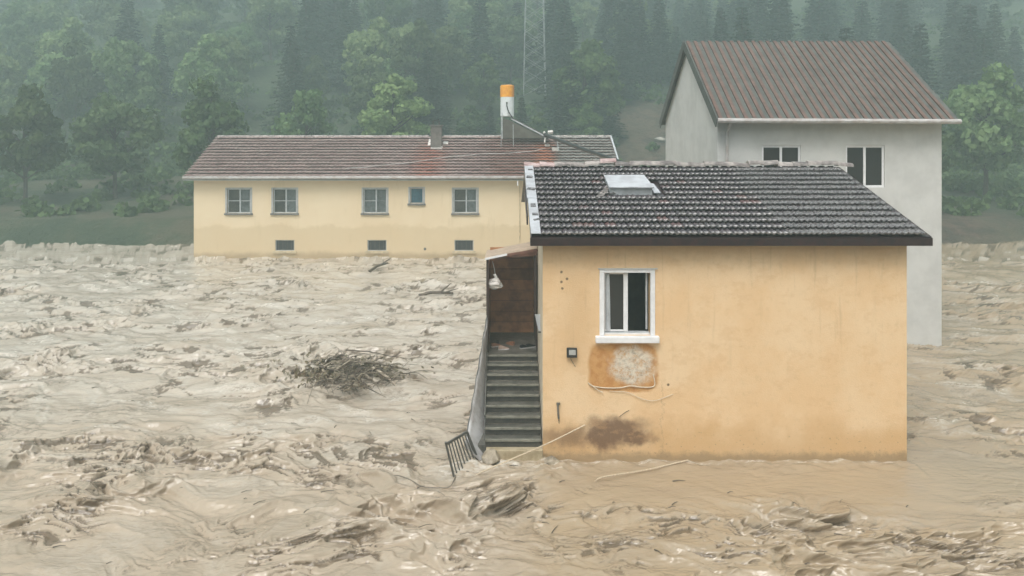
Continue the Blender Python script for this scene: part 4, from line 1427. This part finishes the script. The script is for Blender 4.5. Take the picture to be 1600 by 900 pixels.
MB().beam(P(784.5, 176, TY - .38), P(784.8, 217, TY - .38), .04).build('stand_leg', M['sash'], ts)
MB().tube(curve_pts([P(792, 161, TY - .42), P(792, 166, TY - .5), P(795, 175, TY - .5), P(801, 184, TY - .45)]), .035, 7).build('pipe', M['black'], ts)
mb = MB().lathe((0, 0, 0), [(.05, 0), (.05, .06)], 10)
mb.v = [(x + P(791.8, 161, TY).x, TY - rad - .05 + z, y + P(791.8, 161, TY).z) for x, y, z in mb.v]
mb.build('valve', M['black'], ts)
MB().tube(curve_pts([P(857, 211, TY - .4), P(852, 216, TY - .6), P(851, 223, TY - .9)]), .05, 7).build('pipe', M['white_mortar'], ts)
mb = MB().tube([P(856, 207, TY - .4), P(864, 206, TY - .4)], .11, 8)
mb.build('insulation', M['white_mortar'], ts)
MB().tube([P(849, 208, TY - .4), P(852, 207, TY - .4)], .09, 8).build('insulation', M['white_mortar'], ts)
MB().beam(P(869, 212, TY), P(873, 236, TY - 1.5), .04).build('strut', M['galv'], ts)
MB().beam(P(869, 212, TY), P(858, 214, TY - .3), .04).build('strut', M['galv'], ts)
pts = []
for (px, s_) in ((851, 3.45), (835, 3.1), (812, 2.85), (785, 2.75), (758, 2.75), (730, 2.45), (700, 2.25), (670, 1.9), (640, 1.55), (610, 1.3), (575, 1.0), (540, .8)):
    Y = FEY + s_ * math.cos(fp)
    pts.append(froof((px - CX) / F * Y, s_ + .04 * math.sin(px), .17))
MB().tube(curve_pts(pts, 5, .01), .022, 6).build('hose', M['gutter'], None, label='pale thin hose running down across the old reddish roof', category='hose')
MB().tube(curve_pts([P(852, 211, TY - .45), P(866, 216, 43.5), P(900, 229, 38), P(940, 243, 31), P(978, 257, 24), Vector((3.3, 20.3, 5.95))], 6), .13, 8, .055).build(
    'power_cable', M['black'], None, label='thick black cable from the solar heater down to the dark roof', category='cable')

# ------------------------------------------------------------------ neighbouring house at the right
nb_ = thing('white_neighbour_house', 'pale grey house edge with dark gable board at the far right', 'house', (7.1, 33, 0))
NX, NXR, NF, NBk = 7.12, 14.6, 25.0, 33.05
Nrz, Nez = 10.55, 7.75
Nry = 29.0
wops = [(8.6, 9.9, 5.2, 6.6), (11.4, 12.7, 5.2, 6.6)]
mb = wall_front(MB(), NX, NXR, -1.5, Nez, NF, .2, wops)
mb.add([(NX, NBk, -1.5), (NX, NF, -1.5), (NX, NF, Nez), (NX, Nry, Nrz - .1), (NX, NBk, Nez)], [(0, 1, 2, 3, 4)])
mb.add([(NXR, NF, -1.5), (NXR, NBk, -1.5), (NXR, NBk, Nez), (NXR, Nry, Nrz - .1), (NXR, NF, Nez)], [(0, 1, 2, 3, 4)])
mb.build('wall', M['neighbour'], nb_)
for (a, b, c1, d1) in wops:
    w = MB()
    w.box(a, a + .07, NF + .05, NF + .1, c1, d1).box(b - .07, b, NF + .05, NF + .1, c1, d1).box(a + .07, b - .07, NF + .05, NF + .1, d1 - .07, d1).box(a + .07, b - .07, NF + .05, NF + .1, c1, c1 + .07)
    w.box((a + b) / 2 - .04, (a + b) / 2 + .04, NF + .05, NF + .1, c1 + .07, d1 - .07)
    wo_ = w.build('window', M['white'], nb_)
    box('pane', M['glass'], wo_, a + .07, (a + b) / 2 - .04, NF + .07, NF + .08, c1 + .07, d1 - .07)
    box('pane', M['glass'], wo_, (a + b) / 2 + .04, b - .07, NF + .07, NF + .08, c1 + .07, d1 - .07)
sl = (Nrz - Nez) / (NBk - Nry)
xl = NX - .16
mb = MB()
mb.slab([Vector((xl, NF - .5, Nrz - sl * (Nry - NF + .5))), Vector((NXR + .3, NF - .5, Nrz - sl * (Nry - NF + .5))), Vector((NXR + .3, Nry, Nrz)), Vector((xl, Nry, Nrz))], .10)
mb.slab([Vector((xl, Nry, Nrz)), Vector((NXR + .3, Nry, Nrz)), Vector((NXR + .3, NBk + .4, Nrz - sl * (NBk - Nry + .4))), Vector((xl, NBk + .4, Nrz - sl * (NBk - Nry + .4)))], .10)
mb.build('roof', M['barge'], nb_)
for (y1_) in (NF - .5, NBk + .4):
    MB().beam((xl - .012, Nry, Nrz - .09), (xl - .012, y1_, Nrz - sl * abs(Nry - y1_) - .09), .03, .34).build('bargeboard', M['barge'], nb_)
mb = MB()
for q in range(28):
    x = xl + .14 + q * .28
    mb.beam((x, NF - .5, Nrz - sl * (Nry - NF + .5) + .02), (x, Nry, Nrz + .02), .12, .06)
mb.build('roof_tiles', M['brown_tile'], nb_, kind='stuff')
MB().tube([(xl, NF - .55, Nez - .33), (NXR + .3, NF - .55, Nez - .36)], .08, 8).build('gutter', M['gutter'], nb_)
MB().tube([(NX + .3, NF - .5, Nez - .4), (NX + .3, NF - .07, Nez - .7), (NX + .3, NF - .07, 0)], .05, 8).build('downpipe', M['gutter'], nb_)
MB().box(NX - .01, NX + .08, NF - .02, NF + .0, 0, Nez - .2).build('corner_trim', M['neighbour'], nb_)

# ------------------------------------------------------------------ pylon on the hill
PYY = 99.0
pz = float(ground_z((835 - CX) / F * PYY, PYY))
pc = Vector(((835 - CX) / F * PYY, PYY, pz))
pl = thing('transmission_pylon', 'faint grey lattice power pylon standing in the misty forest', 'pylon', pc)
hP = 34.0


def leg(sx, sy, u):
    w = 1.45 * (1 - u) + .75 * u if u < .7 else .96 - (u - .7) * 1.2
    return pc + Vector((sx * w, sy * w, hP * u))


us = [0, .05, .1, .15, .2, .25, .3, .35, .4, .45, .5, .55, .6, .65, .70, .76, .82, .88, .94, 1.0]
for sx in (-1, 1):
    for sy in (-1, 1):
        MB().beam(leg(sx, sy, 0), leg(sx, sy, .7), .055).beam(leg(sx, sy, .7), leg(sx, sy, 1), .07).build('leg', M['galv'], pl)
mb = MB()
for i in range(len(us) - 1):
    u0, u1 = us[i], us[i + 1]
    for (a, b) in (((-1, -1), (1, -1)), ((1, -1), (1, 1)), ((1, 1), (-1, 1)), ((-1, 1), (-1, -1))):
        mb.beam(leg(*a, u0), leg(*b, u1), .035).beam(leg(*b, u0), leg(*a, u1), .035)
mb.build('bracing', M['galv'], pl)
for u in (.78, .88, .98):
    MB().beam(pc + Vector((-3.6, 0, hP * u)), pc + Vector((3.6, 0, hP * u)), .18).beam(pc + Vector((-3.6, 0, hP * u)), pc + Vector((0, 0, hP * u + 1)), .1).beam(pc + Vector((3.6, 0, hP * u)), pc + Vector((0, 0, hP * u + 1)), .1).build('cross_arm', M['galv'], pl)


# ------------------------------------------------------------------ trees
def quads_object(name, C_, A, B, mat):
    n = len(C_)
    co = np.stack([C_ - A - B, C_ + A - B, C_ + A + B, C_ - A + B], 1).reshape(-1, 3).astype(np.float32)
    me = bpy.data.meshes.new(name)
    me.vertices.add(4 * n); me.vertices.foreach_set('co', co.ravel())
    me.loops.add(4 * n); me.loops.foreach_set('vertex_index', np.arange(4 * n, dtype=np.int32))
    me.polygons.add(n); me.polygons.foreach_set('loop_start', np.arange(0, 4 * n, 4, dtype=np.int32))
    me.update(calc_edges=True)
    me.materials.append(mat)
    return me


def rand_dir(n, rng):
    v = rng.normal(size=(n, 3))
    return v / np.linalg.norm(v, axis=1, keepdims=True)


def decid_mesh(h, w, seed, mat, dens=1.0, leaf=.2):
    """crown of leaf clumps on a tree of height h and crown width w"""
    rng = np.random.RandomState(seed)
    nc = 46
    d = rand_dir(nc, rng)
    rr = rng.uniform(.35, 1.0, nc) ** .6
    cen = d * rr[:, None] * np.array([w * .42, w * .42, h * .34]) + np.array([0, 0, h * .60])
    cen[:, :2] *= (1.15 - .55 * np.clip((cen[:, 2:3] / h - .45) / .5, 0, 1))
    cen += rng.normal(size=cen.shape) * .25
    rad_ = rng.uniform(.09, .19, nc) * w
    C_, N_ = [], []
    for c_, r_ in zip(cen, rad_):
        m_ = int(130 * dens)
        q = rand_dir(m_, rng)
        C_.append(c_ + q * (r_ * rng.uniform(.55, 1.08, (m_, 1))) * np.array([1, 1, .72]))
        N_.append(q + rng.normal(size=q.shape) * .6)
    C_ = np.concatenate(C_); N_ = np.concatenate(N_)
    N_ /= np.linalg.norm(N_, axis=1, keepdims=True)
    T = np.cross(N_, rand_dir(len(N_), rng)); T /= np.linalg.norm(T, axis=1, keepdims=True)
    B = np.cross(N_, T)
    s_ = rng.uniform(.6, 1.25, (len(C_), 1)) * leaf
    return quads_object('crown', C_, T * s_, B * s_ * .7, mat), cen


def conifer_mesh(h, w, seed, mat):
    rng = np.random.RandomState(seed)
    C_, A_, B_ = [], [], []
    z = h * .12
    while z < h * .985:
        u = (z - h * .12) / (h * .88)
        L = (w * .5) * (1 - u) ** .85 * rng.uniform(.8, 1.15) + .12
        nb__ = max(4, int(9 * (1 - u * .5)))
        a0 = rng.uniform(0, 6.28)
        for b in range(nb__):
            a = a0 + b * 6.283 / nb__ + rng.uniform(-.25, .25)
            Lb = L * rng.uniform(.65, 1.15)
            m_ = max(3, int(Lb / .16))
            for i in range(m_):
                f = (i + .6) / m_
                r_ = Lb * f
                dz = -.28 * r_ + .10 * r_ * r_ / max(L, .3)
                c_ = np.array([math.cos(a) * r_, math.sin(a) * r_, z + dz])
                side = np.array([-math.sin(a), math.cos(a), 0])
                for sgn in (-1, 1):
                    wd = .30 * (1.15 - f * .7) * rng.uniform(.6, 1.3)
                    dirv = side * sgn * .8 + np.array([math.cos(a), math.sin(a), -.35]) * .6 + rng.normal(size=3) * .18
                    dirv /= np.linalg.norm(dirv)
                    up = np.array([0, 0, 1.0]) + rng.normal(size=3) * .5
                    bb = np.cross(dirv, up); bb /= np.linalg.norm(bb)
                    C_.append(c_ + dirv * wd); A_.append(dirv * wd); B_.append(bb * .12)
        z += h * .028 * rng.uniform(.8, 1.2)
    return quads_object('crown', np.array(C_), np.array(A_), np.array(B_), mat)


def trunk_mesh(h, w, cen, seed):
    rs_ = random.Random(seed)
    mb = MB()
    r0 = .022 * h
    pts = [Vector((0, 0, -.6)), Vector((.05, 0, h * .2)), Vector((rs_.uniform(-.2, .2), rs_.uniform(-.2, .2), h * .5)), Vector((0, 0, h * .85))]
    mb.tube(pts, r0, 7, r0 * .2)
    if cen is not None:
        for c_ in cen[::3]:
            p0 = Vector((0, 0, max(h * .22, min(h * .6, c_[2] - h * .18))))
            mb.tube([p0, p0.lerp(Vector(c_), .5) + Vector((0, 0, -.1)), Vector(c_)], r0 * .35, 5, r0 * .1)
    me = bpy.data.meshes.new('trunk')
    me.from_pydata(mb.v, [], mb.f)
    me.update()
    me.materials.append(M['bark'])
    return me


put(bpy.data.objects.new('drifted_leaves', quads_object('drifted_leaves', *PILE_LEAVES, M['deadleaf'])), None, kind='stuff', label='dead leaves caught in the brush pile')
protos = {'light': [], 'mid': [], 'conifer': []}
for i in range(4):
    cm, cen = decid_mesh(10, 7.0, 100 + i, M['leaf_light'])
    protos['light'].append((cm, trunk_mesh(10, 7, cen, i)))
    cm, cen = decid_mesh(11, 6.6, 200 + i, M['leaf_mid'])
    protos['mid'].append((cm, trunk_mesh(11, 6.6, cen, i)))
    cm = conifer_mesh(13, 5.6 + .5 * i, 300 + i, M['needle'])
    protos['conifer'].append((cm, trunk_mesh(15, 5, None, i)))

LAB = {'light': ('deciduous_tree', 'light green leafy tree on the misty wooded hillside', 'light green trees on the hillside'),
       'mid': ('deciduous_tree', 'mid green leafy tree on the misty wooded hillside', 'mid green trees on the hillside'),
       'conifer': ('conifer_tree', 'dark pointed conifer on the misty wooded hillside', 'dark conifers on the hillside')}


def plant(kind, x, y, sc, rz, rs_, label=None, sink=.2):
    cm, tmh = protos[kind][rs_.randrange(4)]
    nm, lab, grp = LAB[kind]
    r_ = thing(nm, label or lab, 'tree', (x, y, float(ground_z(x, y)) - sink), None if label else grp)
    r_.rotation_euler = (0, 0, rz)
    r_.scale = (sc * rs_.uniform(.9, 1.12), sc * rs_.uniform(.9, 1.12), sc * rs_.uniform(.9, 1.15))
    put(bpy.data.objects.new('crown', cm), r_)
    put(bpy.data.objects.new('trunk', tmh), r_)
    return r_


rt = random.Random(21)
count = 0
rows = [77.5, 82, 87, 92.5, 98, 104, 110, 116.5, 123, 130, 137.5, 145, 153, 162, 172, 183]
for ri, Y in enumerate(rows):
    step = 5.6 + .028 * (Y - 80) * 1.6
    half = .76 * Y
    x = -half + rt.uniform(0, step)
    while x < half * 0.95:
        X_, Y_ = x + rt.uniform(-1.6, 1.6), Y + rt.uniform(-2.2, 2.2)
        x += step * rt.uniform(.75, 1.3) * (1.0 if -.25 < x / Y < .3 else 1.5)
        if 11.5 + (Y_ - 82) * .3 < X_ < 26 and Y_ < 97:
            continue
        if abs(X_ - pc.x * Y_ / PYY) < 3.2 and Y_ < PYY + 4:
            continue
        if Y_ < 80 and not (1.5 < X_ < 11.5):
            continue
        # stands of light and dark trees, as the photograph shows them
        px = CX + X_ / Y_ * F
        v = float(fbm(np.array([X_ / 16.0]), np.array([Y_ / 22.0]), 3, 5)[0])
        if 640 < px < 690 or 745 < px < 790 and Y_ > 95:
            v -= .45
        if 690 < px < 800 and 100 < Y_ < 135:
            v += .45
        if px < 640 and Y_ < 115:
            v += .35
        if px > 850 and Y_ < 130:
            v -= .35
        if Y_ < 80:
            v = -1
        kind = 'light' if v > .22 else ('mid' if v > -.02 else 'conifer')
        plant(kind, X_, Y_, rt.uniform(.6, 1.2), rt.uniform(0, 6.28), rt)
        count += 1
print('trees', count)

for (px, Y, sc, kind) in ((655, 79, .62, 'conifer'), (668, 82, .8, 'conifer'), (741, 80, .6, 'mid'), (765, 79, .5, 'conifer'), (815, 78, .55, 'conifer'), (872, 78, .62, 'conifer'),
                          (893, 80, .75, 'conifer'), (913, 77.5, .6, 'mid'), (930, 80, .8, 'conifer'), (950, 83, .7, 'conifer'), (845, 80, .45, 'mid'), (972, 92, .8, 'conifer'), (1000, 98, .9, 'conifer'), (1030, 99, .9, 'conifer'), (985, 102, 1.0, 'mid')):
    plant(kind, (px - CX) / F * Y, Y, sc, rt.uniform(0, 6), rt)
# the bright tree just behind the old roof
cm, cen = decid_mesh(11, 6.8, 777, M['leaf_bright'], 1.6, .16)
bt = thing('deciduous_tree', 'bright green leafy tree rising close behind the reddish roof at the left', 'tree', ((614 - CX) / F * 68, 68, float(ground_z(-10, 68)) - .3))
put(bpy.data.objects.new('crown', cm), bt)
put(bpy.data.objects.new('trunk', trunk_mesh(11, 6.8, cen, 9)), bt)
bt.scale = (1.0, 1.0, .98)
for (px, Y, sc, kind, lab) in ((478, 63, .8, 'light', 'leafy tree behind the left end of the long roof'), (330, 58, .9, 'mid', 'leafy tree beside the left end of the cream building'),
                               (180, 60, 1.0, 'light', 'leafy tree on the far bank at the left edge'), (40, 57, .85, 'mid', 'dense tree on the bank at the far left edge'),
                               (1420, 56, .9, 'mid', 'leafy tree right of the pale neighbouring house'), (1540, 60, 1.0, 'light', 'light leafy tree on the bank at the right edge')):
    plant(kind, (px - CX) / F * Y, Y, sc, rt.uniform(0, 6), rt, lab)
# scrub over the slope
rng = np.random.RandomState(4)
n = 3800
sx_ = rng.uniform(-95, 95, n); sy_ = 70 + 75 * rng.uniform(0, 1, n) ** 1.3
sy_[:1100] = rng.uniform(52, 84, 1100)
keep = ~((sx_ > 9) & (sx_ < 26) & (sy_ < 92) & (rng.uniform(size=n) < .93)) & ~((sy_ < 56) & (sx_ > -19) & (sx_ < 16))
sx_, sy_ = sx_[keep], sy_[keep]
sz_ = ground_z(sx_, sy_)
C_ = []
for x, y, z in zip(sx_, sy_, sz_):
    r_ = rng.uniform(.5, 1.3)
    q = rand_dir(34, rng)
    q[:, 2] = np.abs(q[:, 2])
    C_.append(np.array([x, y, z]) + q * r_ * rng.uniform(.5, 1.05, (34, 1)))
C_ = np.concatenate(C_)
N_ = rand_dir(len(C_), rng)
T = np.cross(N_, rand_dir(len(C_), rng)); T /= np.linalg.norm(T, axis=1, keepdims=True)
B = np.cross(N_, T)
me = quads_object('undergrowth', C_, T * .22, B * .17, M['leaf_mid'])
put(bpy.data.objects.new('undergrowth', me), None, kind='stuff', label='low green scrub covering the hillside between the trees')
# pale stones on the bare slope
for i, (px, py, Y, r_) in enumerate(((1031, 213, 83, .5), (1005, 244, 74, .3), (1015, 246, 74, .45), (994, 252, 73, .3), (983, 240, 75, .25), (1001, 231, 77, .2))):
    x = (px - CX) / F * Y
    rock('stone', (x, Y, float(ground_z(x, Y)) + .1), r_, 'pale stone on the bare brown slope beside the neighbouring house', 'palerock', (1.4, 1, .7), 30 + i, 'stone', group='pale stones on the bare slope')

# ------------------------------------------------------------------ rain haze in the valley
zs = float(ground_z(GX, GY).max())
t_ = NT('rain_haze')
t_.n.remove(t_.b)
vp = t_.n.new('ShaderNodeVolumePrincipled')
vp.inputs['Color'].default_value = (0.61, 0.78, 0.77, 1)
vp.inputs['Density'].default_value = 0.0045
vp.inputs['Anisotropy'].default_value = 0.1
t_.link(vp.outputs[0], t_.n['Material Output'].inputs['Volume'])
mb = MB().box(-340, 340, -110, 280, -8, zs + 22)
mb.build('haze', t_.m, None, kind='stuff')
print('hill top', zs)
